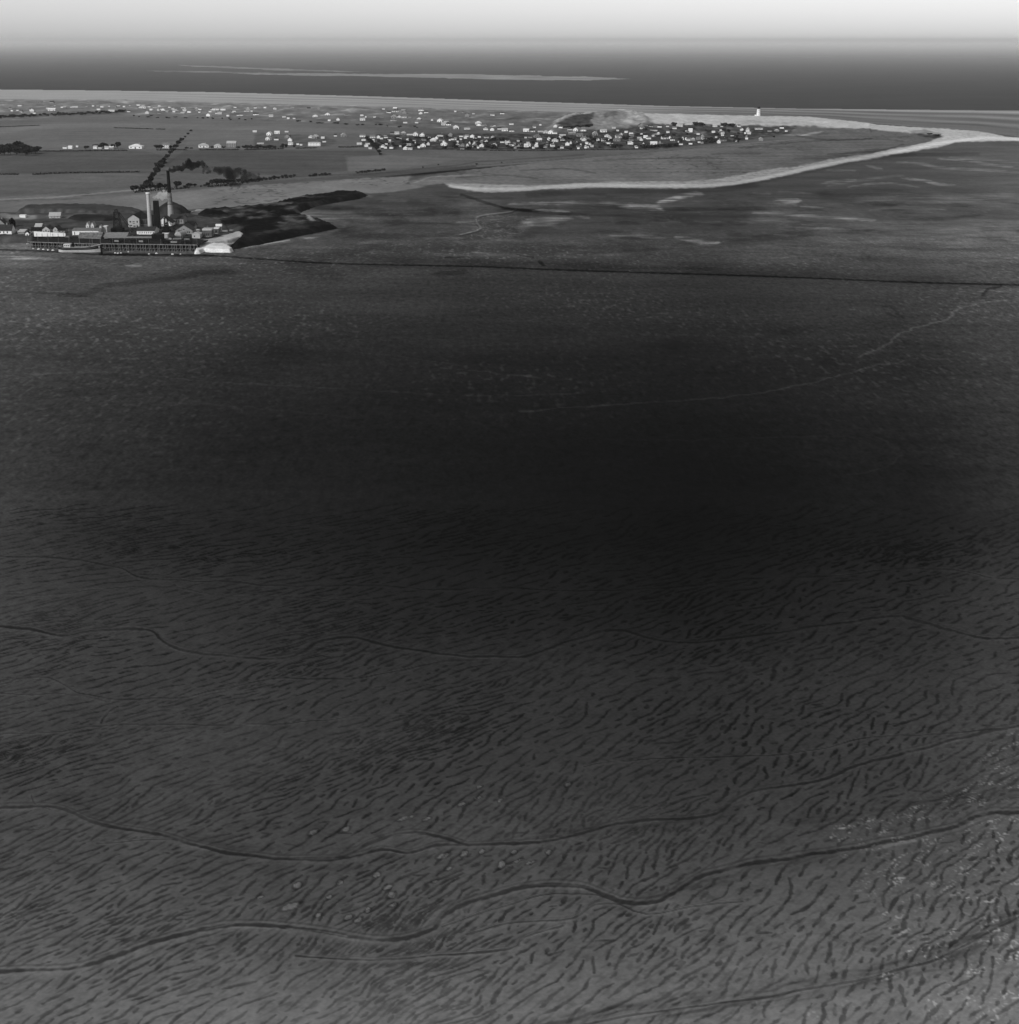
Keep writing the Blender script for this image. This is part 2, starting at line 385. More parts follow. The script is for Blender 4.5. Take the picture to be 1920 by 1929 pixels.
    def run_pass(tries, seedsep, sep, nmin, nmax, step, wlo, whi, dlo, dhi, bend=0.0):
        nonlocal me_id
        for _ in range(tries):
            py = 960 + (1990 - 960) * (rnd.random() ** 1.0); px = rnd.uniform(-110, 2030)
            # even density on the ground, not in the picture
            x, y = unproj(px, py); x, y = float(x), float(y)
            if rnd.random() > (y / 520) ** 1.3 * (1.15 if py > 1000 else 0.6): continue
            f = 1 + 0.8 * look(DEN, x, y); g_ = min(max(y / 350, 0.85), 1.7)
            if near_line(x, y, seedsep * f * g_, -1): continue
            me_id += 1
            P = trace(x, y, rnd.randint(nmin, nmax), step * (0.5 + 0.5 * g_), sep * f, me_id, rnd.gauss(0, 0.07) + bend)
            if len(P) < (5 if nmax > 10 else 3): continue
            for q in P: occ.setdefault((int(q[0] // cell), int(q[1] // cell)), []).append((q[0], q[1], me_id))
            w0 = rnd.uniform(wlo, whi) * g_; ph = rnd.uniform(0, 9); W = []
            for k in range(len(P)):
                e = min(1, 0.35 + 0.65 * min(k, len(P) - 1 - k) / 1.5)
                W.append(w0 * e * (0.55 + 0.75 * max(0, math.sin(k * step * 0.75 + ph + 1.7 * math.sin(k * .9 + ph))) + rnd.uniform(-.15, .25)))
            draw(P, [max(.03, w) for w in W], rnd.uniform(dlo, dhi))
    run_pass(26000, 2.5, 1.5, 5, 19, 0.8, 0.17, 0.36, 0.8, 1.0)
    run_pass(24000, 1.7, 1.2, 2, 5, 0.5, 0.18, 0.42, 0.7, 1.0)
    run_pass(900, 1.0, 0.3, 2, 5, 0.5, 0.08, 0.24, 0.5, 0.9, -0.8)
    fineU = noise((WX * 0.75 - WY * 0.66) / 0.9, (WX * 0.66 + WY * 0.75) / 3.2, 41)
    fine = sst(0.1, 0.6, fineU)
    pools = np.clip(RUN * (0.85 + 0.4 * noise(WX / 2.3, WY / 2.3, 44)), 0, 1)
    amp = near * (0.95 + 0.05 * sst(1100, 1350, PY)) * (1 - 0.75 * FLAT) * np.clip(0.92 + 0.35 * noise(WX / 45, WY / 45, 42), 0, 1.1) * (1 - 0.25 * sst(1650, 1900, PY))
    T *= 1 - (0.50 + 0.18 * sst(60, 30, T)) * pools * amp
    T *= 1 - 0.12 * fine * near * (1 - pools)
    Z -= 0.10 * pools * amp
    T *= 1 - 0.45 * np.clip(CH, 0, 1.0)
    T *= 1 + 0.15 * RIM * np.clip(0.2 + 1.1 * noise(WX / 14, WY / 14, 61), 0, 1)
    T *= 1 + 0.09 * FLAT
    # the broad shallow swatchway across the near corner: a braid of fine dark threads
    for ln, wd, am_ in [([(900, 1990), (1100, 1925), (1290, 1897), (1400, 1884), (1540, 1860), (1640, 1840), (1760, 1808), (1840, 1770), (1930, 1722), (2100, 1640)], 40, .30), ([(1500, 1545), (1600, 1538), (1700, 1520), (1790, 1505), (1930, 1490)], 22, .16), ([(1180, 1712), (1240, 1690), (1330, 1660), (1440, 1625), (1560, 1610)], 26, .22), ([(1020, 1575), (1150, 1562), (1300, 1548), (1380, 1525)], 22, .18), ([(120, 1500), (200, 1540), (330, 1570), (480, 1606)], 20, .16)]:
        bm_ = stroke(wpx, wpy, smooth_line(ln, 3), wd * .5, wd * .8, 1.6); q_ = bm_ > .02
        p0 = unproj(*ln[1]); p1 = unproj(*ln[-2]); th = math.atan2(p1[1] - p0[1], p1[0] - p0[0]); a_, c_ = WX[q_] + .9 * noise(WX[q_] / 6, WY[q_] / 6, 55), WY[q_] + .9 * noise(WX[q_] / 6, WY[q_] / 6, 56)
        th_n = noise((a_ * math.sin(th) - c_ * math.cos(th)) / 1.1, (a_ * math.cos(th) + c_ * math.sin(th)) / 16, 57)
        T[q_] *= 1 - am_ * bm_[q_] * (0.35 + 0.65 * sst(-.1, .45, th_n))
    # shallow pans with a pale silted floor, each with a dark rim
    for x, y, a, b_ in [(765, 1541, 15, 2.6), (805, 1543, 7, 3), (835, 1612, 11, 4), (874, 1608, 6, 5), (908, 1604, 4, 4), (870, 1515, 6, 2.4), (900, 1503, 6, 2), (904, 1482, 5, 2), (942, 1508, 4, 3), (968, 1605, 5, 3), (945, 1629, 6, 6), (975, 1622, 9, 2), (846, 1636, 6, 3), (710, 1648, 6, 4), (730, 1671, 8, 4), (738, 1686, 7, 5), (740, 1705, 6, 3), (693, 1715, 5, 4), (656, 1728, 6, 4), (675, 1733, 7, 4), (640, 1662, 5, 4), (548, 1708, 17, 5), (600, 1724, 6, 3), (1034, 1605, 4, 4), (620, 1690, 5, 3), (560, 1668, 7, 5), (590, 1568, 8, 4), (490, 1690, 5, 2), (1070, 1478, 6, 3), (652, 1562, 6, 4), (1000, 1625, 8, 2.4), (820, 1660, 5, 2.5)]:
        cx_ = x + 2.0 * noise(PX / 7, PY / 7, x); dx = PX - cx_; dy = PY - y - 1.5 * noise(PX / 6, PY / 6, y) + dx * 0.30
        q = (dx / a) ** 2 + (dy / b_) ** 2
        T -= 20 * np.exp(-((np.sqrt(q) - 1.35) / 0.28) ** 2) * (T / 80)
        pm = 1 - sst(0.7, 1.15, q); T += 31 * pm * (0.8 + 0.5 * noise(PX / 3, PY / 2, 83)); PAN = np.maximum(PAN, pm)
    # water glints painted as pale flecks in the sand colour, towards the right-hand corner
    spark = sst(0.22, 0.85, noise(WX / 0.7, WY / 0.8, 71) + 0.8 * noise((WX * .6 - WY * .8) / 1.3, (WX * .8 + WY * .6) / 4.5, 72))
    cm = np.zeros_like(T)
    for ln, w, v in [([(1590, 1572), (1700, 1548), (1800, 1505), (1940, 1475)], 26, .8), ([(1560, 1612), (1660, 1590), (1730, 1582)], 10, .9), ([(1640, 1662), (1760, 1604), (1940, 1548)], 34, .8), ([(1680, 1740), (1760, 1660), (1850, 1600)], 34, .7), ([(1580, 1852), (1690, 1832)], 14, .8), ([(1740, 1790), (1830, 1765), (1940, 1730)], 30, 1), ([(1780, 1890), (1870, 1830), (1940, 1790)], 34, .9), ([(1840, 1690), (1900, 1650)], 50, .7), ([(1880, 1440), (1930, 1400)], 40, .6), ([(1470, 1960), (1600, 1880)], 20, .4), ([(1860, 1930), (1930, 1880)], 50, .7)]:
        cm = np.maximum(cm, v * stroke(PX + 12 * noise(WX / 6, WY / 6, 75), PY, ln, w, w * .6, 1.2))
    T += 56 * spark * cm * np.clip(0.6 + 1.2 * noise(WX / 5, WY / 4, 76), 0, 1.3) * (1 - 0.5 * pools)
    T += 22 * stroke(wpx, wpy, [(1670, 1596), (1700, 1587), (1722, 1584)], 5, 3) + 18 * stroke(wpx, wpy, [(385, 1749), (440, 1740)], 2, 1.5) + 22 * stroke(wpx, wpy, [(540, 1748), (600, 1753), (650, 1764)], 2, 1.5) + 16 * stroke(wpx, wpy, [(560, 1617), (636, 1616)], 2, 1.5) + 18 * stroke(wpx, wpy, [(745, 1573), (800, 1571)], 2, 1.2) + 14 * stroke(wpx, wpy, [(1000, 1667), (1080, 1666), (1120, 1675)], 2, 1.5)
    # upper flats: faint flecks of wet ripple and thin pale run-off lines
    up = 1 - near
    for pts, w, v in [
     ([(1702, 679), (1688, 684), (1640, 690), (1560, 714), (1480, 730), (1430, 741), (1350, 749), (1250, 756), (1100, 766), (980, 775)], 2.0, 16),
     ([(1616, 673), (1650, 660), (1672, 648), (1700, 626), (1760, 608), (1788, 600), (1802, 584), (1850, 570), (1930, 562)], 2.4, 22),
     ([(-100, 712), (60, 706), (150, 702), (230, 702), (375, 717), (520, 725), (640, 733)], 1.8, 9), ([(60, 706), (160, 699), (200, 699)], 1.8, 7),
     ([(700, 735), (830, 744), (960, 745), (1100, 740)], 1.6, 10), ([(830, 693), (900, 699), (1020, 712)], 1.8, 12),
     ([(640, 660), (760, 672), (880, 690)], 1.4, 6), ([(1100, 825), (1300, 830), (1500, 822), (1640, 824)], 1.5, 6),
     ([(1600, 895), (1650, 886), (1680, 874), (1700, 856)], 2.2, 8),
     ([(1440, 1088), (1550, 1084), (1720, 1069), (1830, 1077), (1880, 1091)], 1.6, 7),
     ([(100, 752), (400, 762), (700, 790)], 1.6, 5), ([(0, 640), (200, 628), (420, 640)], 1.6, 6)]:
        T += v * stroke(wpx, wpy, smooth_line(pts, 3), w, w * 0.7, 2.0)
    T *= 1 - 0.22 * stroke(wpx, wpy, [(1655, 575), (1680, 577), (1700, 600), (1672, 590)], 3, 3)
    for q in [(268, 997, 6, 2.4), (75, 986, 7, 2), (72, 1006, 8, 2.3), (95, 1022, 6, 2), (120, 1019, 7, 2), (170, 1070, 9, 4), (290, 896, 9, 2.5), (245, 1039, 7, 2.5), (180, 919, 5, 3), (55, 944, 8, 2), (1480, 625, 30, 8), (1270, 650, 40, 12), (1560, 680, 34, 14), (530, 662, 60, 22)]:
        T *= 1 - (0.22 if q[2] > 20 else 0.3) * np.exp(-((PX - q[0]) / q[2]) ** 2 - ((PY - q[1]) / q[3]) ** 2)
    Z += 0.10 * fbm(WX / 12, WY / 12, 98, 3)
    m = sst(SPLIT, SPLIT + 60, PY); Z *= m
    keep = np.ones((PX.shape[0] - 1, PX.shape[1] - 1), bool)
    T = np.clip(T, 8, 200)
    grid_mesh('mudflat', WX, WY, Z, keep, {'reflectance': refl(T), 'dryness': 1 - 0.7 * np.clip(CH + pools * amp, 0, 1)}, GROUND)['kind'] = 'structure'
build_sands()

# ---------------------------------------------------------------- FAR: shore, dunes, fields, marsh, spit and the upper flats
SHORE = np.array([(-700, 163), (0, 168), (200, 170), (400, 173), (700, 181), (1000, 191), (1250, 199), (1500, 204), (1920, 208), (2700, 214)], float)
DUNE = np.array([(-700, 184), (0, 186), (200, 187), (330, 190), (600, 197), (760, 201), (900, 206), (1060, 210), (1160, 213), (1300, 215), (1430, 218), (1560, 224), (1640, 232), (1740, 240), (1840, 246), (1960, 263), (2100, 262), (2700, 262)], float)
FIELD = np.array([(-700, 236), (0, 228), (120, 221), (210, 217), (330, 220), (480, 224), (700, 237), (860, 246), (1000, 253), (1100, 255), (2700, 256)], float)
L = lambda ln, x: np.interp(x, ln[:, 0], ln[:, 1])
MARSH = [(760, 335), (900, 318), (1100, 298), (1300, 281), (1500, 263), (1560, 252), (1640, 246), (1740, 248), (1780, 258), (1700, 277), (1560, 303), (1450, 322), (1390, 336), (1340, 344), (1100, 346), (1000, 351), (900, 348), (840, 345), (780, 352)]
SPIT = [(838, 345), (900, 346.5), (1000, 349.5), (1150, 343), (1300, 342), (1360, 336), (1400, 329), (1440, 320), (1500, 314), (1560, 301), (1620, 292), (1700, 278), (1745, 268), (1775, 257), (1800, 250), (1850, 248), (1900, 257), (1990, 263), (1900, 266), (1800, 268), (1765, 278), (1700, 289), (1600, 306), (1520, 322), (1430, 342), (1380, 350), (1320, 355), (1200, 355), (1100, 354), (1040, 356), (990, 360), (930, 363), (880, 360), (848, 353)]
YARD = [(-700, 396), (-50, 398), (20, 400), (110, 400), (200, 398), (300, 396), (348, 396), (380, 402), (430, 412), (452, 437), (380, 455), (330, 457), (190, 456), (60, 449), (0, 446), (-700, 446)]
YARD_Z = 4.5
rowsF = np.concatenate([np.arange(160, SPLIT, 0.8), [SPLIT]])
FPX, FPY = np.meshgrid(columns(2.2, 9, -700, 2650), rowsF)
def build_shore():
    PX, PY = FPX, FPY
    WX, WY = unproj(PX, PY)
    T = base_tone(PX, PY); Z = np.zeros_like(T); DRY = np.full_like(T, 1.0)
    jx = PX + 3 * noise(PX / 11, PY / 5, 201); jy = PY + 0.9 * noise(PX / 9, PY / 4, 202)
    zone = np.zeros(PX.shape, int)                       # 0 flats
    cloudy = fbm(WX / 70, WY / 140, 210, 4)
    # --- upper tidal flats
    T = flats(T, PX, PY, WX, WY); T *= 1 + 0.22 * cloudy * sst(360, 380, PY) * sst(556, 500, PY)
    T += 10 * sst(0.15, 0.6, fbm(WX / 9, WY / 30, 214, 3)) * sst(350, 380, PY) * (1 - sst(465, 490, PY))
    T *= 1 - 0.25 * sst(0.1, 0.5, fbm(WX / 40, WY / 60, 215, 4)) * sst(350, 380, PY) * sst(520, 440, PY)
    T += (12 * sst(0.0, .5, fbm(WX / 70, WY / 45, 216, 5)) - 11 * sst(0.05, .5, fbm(WX / 90, WY / 50, 217, 5))) * sst(350, 385, PY) * sst(540, 470, PY)
    nt = 1 - sst(0.02, 0.10, np.abs(noise(WX / 22, WY / 34, 218) + 0.4 * noise(WX / 8, WY / 11, 219)))
    T += (9 * nt * sst(0.05, .3, noise(WX / 90, WY / 120, 226)) - 7 * nt * sst(0.05, .3, noise(WX / 90, WY / 120, 227))) * sst(350, 385, PY) * sst(560, 480, PY)
    # --- beach on the seaward side
    s = (PY - L(SHORE, PX)) / (L(DUNE, PX) - L(SHORE, PX)); bx = PX / 260
    right = sst(1050, 1450, PX)
    B = 152 - 24 * right + 4 * noise(PX / 60, PY / 3, 220) - 10 * sst(300, 900, PX)
    off = 0.03 * noise(bx, 0 * bx, 221)
    for c, w, a in [(0.10, .05, 12), (0.27, .055, -24), (0.38, .05, 10), (0.50, .05, -26), (0.60, .04, 8), (0.72, .05, -22), (0.86, .05, -10)]:
        B += a * np.exp(-((s + off * (1 + c) - c) / w) ** 2) * np.clip(0.75 + 0.8 * noise(bx * 1.3, c * 40 + 0 * bx, 222), 0.1, 1.3) * (sst(150, 450, PX) * .75 + .25)
    B += 26 * right * (np.exp(-((s - 0.07) / 0.045) ** 2) + .8 * np.exp(-((s - 0.30) / 0.04) ** 2) - .9 * np.exp(-((s - 0.19) / 0.03) ** 2) - .9 * np.exp(-((s - 0.42) / 0.05) ** 2)) - 14 * right * sst(0.5, 0.8, s)
    beach = (s >= 0) & (PY < L(DUNE, PX)); T[beach] = B[beach]; zone[beach] = 1; DRY[beach] = 0.8
    # --- dune belt
    d0, f0 = L(DUNE, PX), L(FIELD, PX); dune = (PY >= d0) & (PY < f0 + 0.5) & (PX < 1640)
    dn = fbm(WX / 45, WY / 90, 230, 5)
    D = 112 + 34 * dn + 22 * sst(0.15, 0.5, dn) - 10 * sst(0.3, 1, (PY - d0) / np.maximum(f0 - d0, 1)) - 14 * sst(500, 900, PX)
    D += 26 * np.exp(-((PY - d0) / 3.0) ** 2)
    T[dune] = D[dune]; zone[dune] = 2; DRY[dune] = 1
    Z[dune] += (np.clip(fbm(WX / 50, WY / 60, 231, 4) + 0.15, 0, 1) * 7 * sst(0, 6, PY - d0) * (1 - sst(-8, 0, PY - f0)))[dune]
    # --- fields, one tone each, divided by hedges
    low = np.interp(PX, [-700, 0, 250, 350, 560, 750, 900, 1100, 1300, 1500, 1560], [385, 372, 354, 350, 338, 323, 311, 297, 280, 263, 256])
    field = (PY >= f0) & (PY < low) & (PX < 1560)
    Fd = 88 + 9 * fbm(WX / 120, WY / 260, 240, 4) + 5 * noise(WX / 400, WY / 30, 241) + 4 * noise(WX / 20, WY / 45, 242) + 2.5 * np.sin((WX * .35 + WY) / 9.0) * np.clip(noise(WX / 200, WY / 300, 243) + .3, 0, 1)
    upper = PY < np.interp(PX, [-700, 0, 80, 560, 720, 1500], [300, 300, 284, 280, 283, 240])
    Fd += np.where(upper, 10 - 14 * sst(500, 900, PX), 0)
    Fd += 9 * stroke(jx, jy, [(-100, 262), (60, 240), (160, 236), (300, 237), (480, 242), (700, 248)], 8, 5)
    Fd -= 9 * poly_soft(PX, PY, [(0, 284), (270, 284), (330, 300), (300, 326), (0, 329)], 3)
    Fd -= 12 * poly_soft(PX, PY, [(350, 283), (700, 284), (730, 292), (650, 296), (655, 322), (560, 332), (340, 326), (310, 310)], 3)
    Fd += 8 * poly_soft(PX, PY, [(655, 296), (740, 293), (870, 300), (760, 318), (655, 323)], 2)
    Fd += 5 * poly_soft(PX, PY, [(-600, 330), (240, 327), (330, 335), (240, 352), (-600, 372)], 3)
    T[field] = Fd[field]; zone[field] = 3; DRY[field] = 1; Z[field] += 0.4
    # village plots: dark gardens between the bungalows
    vil = poly_soft(jx, jy, [(680, 256), (860, 252), (1040, 252), (1180, 244), (1240, 234), (1500, 238), (1490, 252), (1380, 268), (1240, 281), (1060, 282), (900, 283), (720, 282), (680, 274)], 3)
    T += vil * (-30 + 22 * noise(WX / 16, WY / 36, 251) + 20 * noise(WX / 7, WY / 16, 252) + 26 * sst(.35, .6, noise(WX / 9, WY / 14, 253))); 
    vil2 = poly_soft(jx, jy, [(480, 250), (610, 256), (640, 268), (612, 276), (480, 281)], 3)
    T += vil2 * (-14 + 12 * noise(WX / 16, WY / 40, 251))
    for q in [(700, 225, 22, 3), (612, 226, 14, 2), (716, 232, 14, 1.6), (508, 226, 14, 1.5), (866, 230, 8, 2), (995, 240, 10, 2), (965, 226, 20, 2)]:
        T -= 22 * np.exp(-((PX - q[0]) / q[2]) ** 2 - ((PY - q[1]) / q[3]) ** 2)
    # old track and embankment along the edge of the marsh
    emb = [(-300, 390), (0, 377), (100, 371), (250, 361), (420, 350), (560, 342), (700, 331), (800, 322), (900, 313), (1000, 306), (1100, 299), (1200, 290.5), (1300, 282), (1400, 272), (1500, 263.5), (1540, 258)]
    T += (28 * stroke(jx, jy, [(-300, 386), (0, 376), (100, 372), (250, 358), (300, 356)], 2.4, 1.6)) + 16 * stroke(PX, PY, [(0, 388), (120, 381), (290, 371)], 1.8, 1.4)
    T += 30 * stroke(PX, PY, emb[8:], 2.4, 1.6) - 34 * stroke(PX, PY, [(p[0], p[1] + 4.6) for p in emb[6:-1]], 2.6, 1.8)
    T -= 14 * stroke(PX, PY, [(560, 333), (700, 327), (860, 312), (900, 305), (1000, 299), (1100, 292)], 2, 2)
    # --- salt marsh
    mk = poly_soft(jx, jy, MARSH, 2)
    Ms = 99 + 16 * fbm(WX / 60, WY / 160, 260, 5) + 9 * noise(WX / 7, WY / 16, 265) + 9 * noise(WX / 240, WY / 26, 261) - 8 * sst(1250, 1500, PX)
    cr = 1 - sst(0.02, 0.09, np.abs(noise(WX / 34, WY / 70, 262) + 0.3 * noise(WX / 12, WY / 22, 263)))
    Ms -= 22 * cr * sst(0.0, 0.35, noise(WX / 160, WY / 220, 264) + 0.15)
    T = T * (1 - mk) + Ms * mk; zone[mk > .5] = 4; DRY[mk > .5] = 1; Z += 0.3 * mk * (zone == 4)
    for ln in [[(1120, 303), (1300, 297), (1360, 299)], [(980, 322), (1060, 318), (1120, 326)], [(1395, 279), (1500, 268), (1640, 262), (1700, 266)], [(1560, 291), (1660, 284), (1700, 272)], [(1500, 256), (1560, 264), (1640, 262)], [(1340, 290), (1430, 290)], [(860, 335), (940, 330), (1010, 336)]]:
        T -= 17 * stroke(jx, jy, smooth_line(ln), 2.2, 2.4)
    T += 38 * stroke(PX, PY, [(1508, 256), (1530, 251), (1552, 249)], 3, 1.6, taper=True)
    T -= 16 * poly_soft(jx, jy, [(1565, 292), (1640, 281), (1700, 276), (1690, 284), (1600, 300)], 3)
    # --- sandy marsh left of the spit, with its net of creeks
    sm = poly_soft(jx, jy, [(-700, 392), (0, 379), (120, 376), (330, 362), (420, 352), (560, 344), (700, 334), (780, 332), (766, 346), (800, 352), (740, 362), (700, 364), (640, 361), (560, 373), (480, 388), (390, 392), (350, 395), (330, 398), (-700, 400)], 3)
    Sm = 112 + 18 * fbm(WX / 45, WY / 90, 270, 4)
    cr2 = 1 - sst(0.03, 0.12, np.abs(noise(WX / 30, WY / 44, 271) + 0.35 * noise(WX / 9, WY / 14, 272)))
    Sm -= 30 * cr2 * sst(380, 430, PX) * sst(0.0, 0.3, noise(WX / 120, WY / 150, 273) + 0.2); Sm -= 14 * sst(300, 100, PX)
    T = T * (1 - sm) + Sm * sm; zone[(sm > .5)] = 4; DRY[sm > .5] = 1
    T -= 20 * poly_soft(jx, jy, [(775, 328), (830, 322), (880, 322), (870, 330), (800, 334), (768, 343)], 3)
    T += 20 * stroke(jx, jy, [(820, 333), (870, 330), (910, 331)], 3, 2, taper=True) + 18 * stroke(jx, jy, [(780, 345), (810, 334), (830, 331)], 1.6, 1.6)
    # --- spit and the white dune ridge behind it
    sp = poly_soft(jx, jy + 1.2 * noise(PX / 45, PY / 9, 283), SPIT, 3.0)
    low_edge = stroke(PX, PY, [(838, 350), (900, 357), (980, 356), (1100, 349), (1200, 350), (1320, 350), (1380, 346), (1430, 338), (1520, 318), (1600, 302), (1700, 284), (1770, 270), (1850, 260), (1920, 262)], 5, 4); Sp = 142 + 16 * noise(WX / 70, WY / 9, 284) - 22 * sst(.25, .5, noise(WX / 9, WY / 9, 285)) * (1 - low_edge) + 26 * low_edge + 34 * sst(1600, 1780, PX) + 9 * noise(WX / 6, WY / 14, 281) + 8 * fbm(WX / 30, WY / 60, 280, 3)
    T = T * (1 - sp) + Sp * sp; zone[sp > .5] = 5; DRY[sp > .5] = 1; Z += 0.25 * sp
    dz = fbm(WX / 25, WY / 30, 290, 4)
    ridge = [(1196, 214), (1300, 216), (1430, 219), (1520, 220), (1600, 228), (1660, 236), (1760, 242), (1850, 248), (1780, 257), (1700, 250), (1640, 244), (1560, 241), (1500, 238), (1440, 240), (1380, 236), (1300, 236), (1240, 236), (1200, 229)]
    rd = poly_soft(jx, jy, ridge, 1.8)
    T = T * (1 - rd) + (170 + 22 * dz - 20 * sst(0.25, 0.5, dz) * sst(1600, 1700, PX)) * rd
    zone[rd > .5] = 5; Z += rd * 2.2 * (0.6 + dz * .8)
    T -= 30 * rd * stroke(PX, PY, [(1390, 234), (1450, 232), (1500, 236)], 6, 3) * sst(-0.1, 0.3, dz)
    T -= 30 * stroke(jx, jy, [(1260, 215), (1300, 214.5), (1390, 216.5)], 1.4, 1.4) * sst(0, .3, noise(PX / 4, PY, 291))
    T -= 55 * poly_soft(jx, jy, [(1712, 249), (1740, 245), (1775, 253), (1770, 261), (1740, 258)], 2.5) * (0.7 + dz)
    # --- high dune with the dark hollow below it
    hill = poly_soft(jx, jy, [(1030, 243), (1050, 230), (1075, 220), (1110, 214), (1140, 214), (1165, 208), (1200, 214), (1225, 228), (1215, 240), (1150, 246), (1080, 246)], 5)
    Hd = 120 + 38 * dz + 18 * noise(WX / 9, WY / 16, 295)
    Hd += 30 * stroke(jx, jy, [(1048, 232), (1075, 221), (1110, 215), (1150, 212), (1185, 209), (1200, 214)], 5, 4)
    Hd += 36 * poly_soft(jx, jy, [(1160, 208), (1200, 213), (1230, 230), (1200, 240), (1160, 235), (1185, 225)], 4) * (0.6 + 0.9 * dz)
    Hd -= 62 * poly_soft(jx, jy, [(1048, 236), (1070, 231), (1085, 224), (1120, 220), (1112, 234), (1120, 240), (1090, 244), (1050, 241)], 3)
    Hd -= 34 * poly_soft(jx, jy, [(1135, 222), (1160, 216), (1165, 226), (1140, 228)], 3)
    T = T * (1 - hill) + Hd * hill; zone[hill > .5] = 2
    Z += hill * (4 + 4 * dz) + 6 * np.exp(-((PX - 1160) / 42) ** 2 - ((PY - 219) / 7) ** 2) + 4 * np.exp(-((PX - 1085) / 34) ** 2 - ((PY - 227) / 6) ** 2)
    for q in [(228, 192, 22, 2.6, 5, 24), (335, 199, 26, 3, 5, 0), (430, 203, 9, 2.4, 3, 34), (190, 196, 30, 3, 4, -6), (268, 192, 26, 2, 3, 10), (795, 209, 24, 3, 4, 10), (672, 208, 20, 2, 2, 24), (1012, 229, 14, 4, 3, 22), (1008, 234, 8, 2, 2, -20)]:
        e = np.exp(-((PX - q[0]) / q[2]) ** 2 - ((PY - q[1]) / q[3]) ** 2); Z += q[4] * e; T += q[5] * e
    T -= 26 * stroke(jx, jy, [(-100, 219), (40, 219), (130, 215), (235, 212)], 5, 3) * (0.6 + 0.8 * noise(WX / 12, WY / 20, 297))
    # --- pale sand, wet sheets and creeks on the flats below the spit
    for ln, w, sf, v in [
     ([(960, 384), (1040, 382.5), (1110, 382), (1180, 385), (1230, 388), (1250, 397)], 5, 3, 34), ([(1170, 389), (1215, 391), (1252, 398)], 6, 4, 20),
     ([(1240, 381), (1270, 374), (1305, 365), (1324, 366)], 8, 3, 34), ([(1240, 384), (1280, 372)], 5, 4, 18),
     ([(990, 418), (1030, 416), (1072, 411)], 16, 5, 34), ([(980, 432), (1000, 420)], 8, 6, 14), ([(1010, 395), (1070, 398)], 3, 2, 26), ([(1084, 407), (1110, 411)], 3, 2, 28),
     ([(1275, 447), (1300, 451), (1330, 458), (1354, 457)], 8, 3, 38), ([(1150, 443), (1205, 444), (1250, 449)], 5, 3, 20),
     ([(1460, 380), (1490, 378), (1508, 377)], 10, 3, 46), ([(1450, 381), (1500, 386)], 4, 3, 22), ([(1510, 389), (1550, 391)], 2, 2, 20),
     ([(1420, 401), (1500, 405), (1580, 411), (1648, 415)], 4, 3, 32), ([(1420, 410), (1520, 424)], 8, 8, 12), ([(1500, 429), (1545, 430), (1590, 432)], 2.4, 2, 20), ([(1460, 442), (1500, 444)], 2.4, 2, 18),
     ([(1600, 352), (1640, 346), (1690, 346), (1730, 352)], 2.4, 2, 24), ([(1700, 336), (1740, 340), (1770, 347), (1800, 348)], 4, 2, 30), ([(1550, 345), (1580, 341), (1610, 339)], 3, 2.5, 22),
     ([(1632, 311), (1655, 317), (1662, 319)], 3, 2, 24), ([(1690, 305), (1740, 309), (1770, 316), (1850, 320), (1940, 327)], 3, 3, 22), ([(1770, 299), (1830, 303), (1860, 309), (1940, 319)], 3, 2.5, 24), ([(1790, 296), (1850, 301), (1940, 307)], 2.5, 2.5, 16),
     ([(1560, 350), (1600, 343), (1680, 332), (1700, 330)], 3, 3, 16), ([(1640, 396), (1700, 390), (1780, 395)], 3, 3, 10), ([(1470, 360), (1530, 365)], 2, 2, 10),
     ([(1560, 321), (1610, 321)], 2, 2, 16), ([(1620, 378), (1700, 370), (1800, 374), (1900, 366)], 8, 10, 12), ([(1420, 363), (1450, 365)], 3, 2, 14),
     ([(870, 440), (905, 430), (940, 436)], 8, 6, 8), ([(924, 449), (990, 452)], 4, 4, 16), ([(800, 448), (868, 449)], 5, 4, 18), ([(680, 457), (725, 455)], 5, 4, 12), ([(890, 475), (925, 480)], 3, 2, 20),
     ([(-100, 484), (0, 485), (60, 486), (105, 488)], 5, 2.5, 40), ([(150, 491), (180, 491)], 3, 2, 22), ([(240, 500), (265, 500)], 3, 3, 26), ([(580, 372), (640, 368), (700, 370)], 3, 3, 12),
     ([(862, 419), (900, 421)], 2, 1.6, 22), ([(864, 417), (900, 416)], 1.5, 1.5, 16), ([(560, 404), (610, 412), (650, 420)], 8, 5, 24), ([(570, 398), (640, 405), (700, 412)], 6, 6, 12), ([(460, 467), (540, 454), (600, 443), (650, 428)], 4, 3, 18), ([(575, 449), (600, 446)], 2, 1.6, 24),
     ([(1600, 448), (1900, 440)], 40, 30, 8), ([(1380, 480), (1500, 470)], 20, 20, 6), ([(1060, 478), (1180, 480)], 14, 10, 9)]:
        T += 1.3 * v * stroke(jx, jy, smooth_line(ln), w, sf * 1.7 + 1, 2, taper=True) * np.clip(0.75 + 1.0 * noise(WX / 24, WY / 15, 300) + 0.5 * noise(WX / 60, WY / 9, 301), 0.15, 1.3)
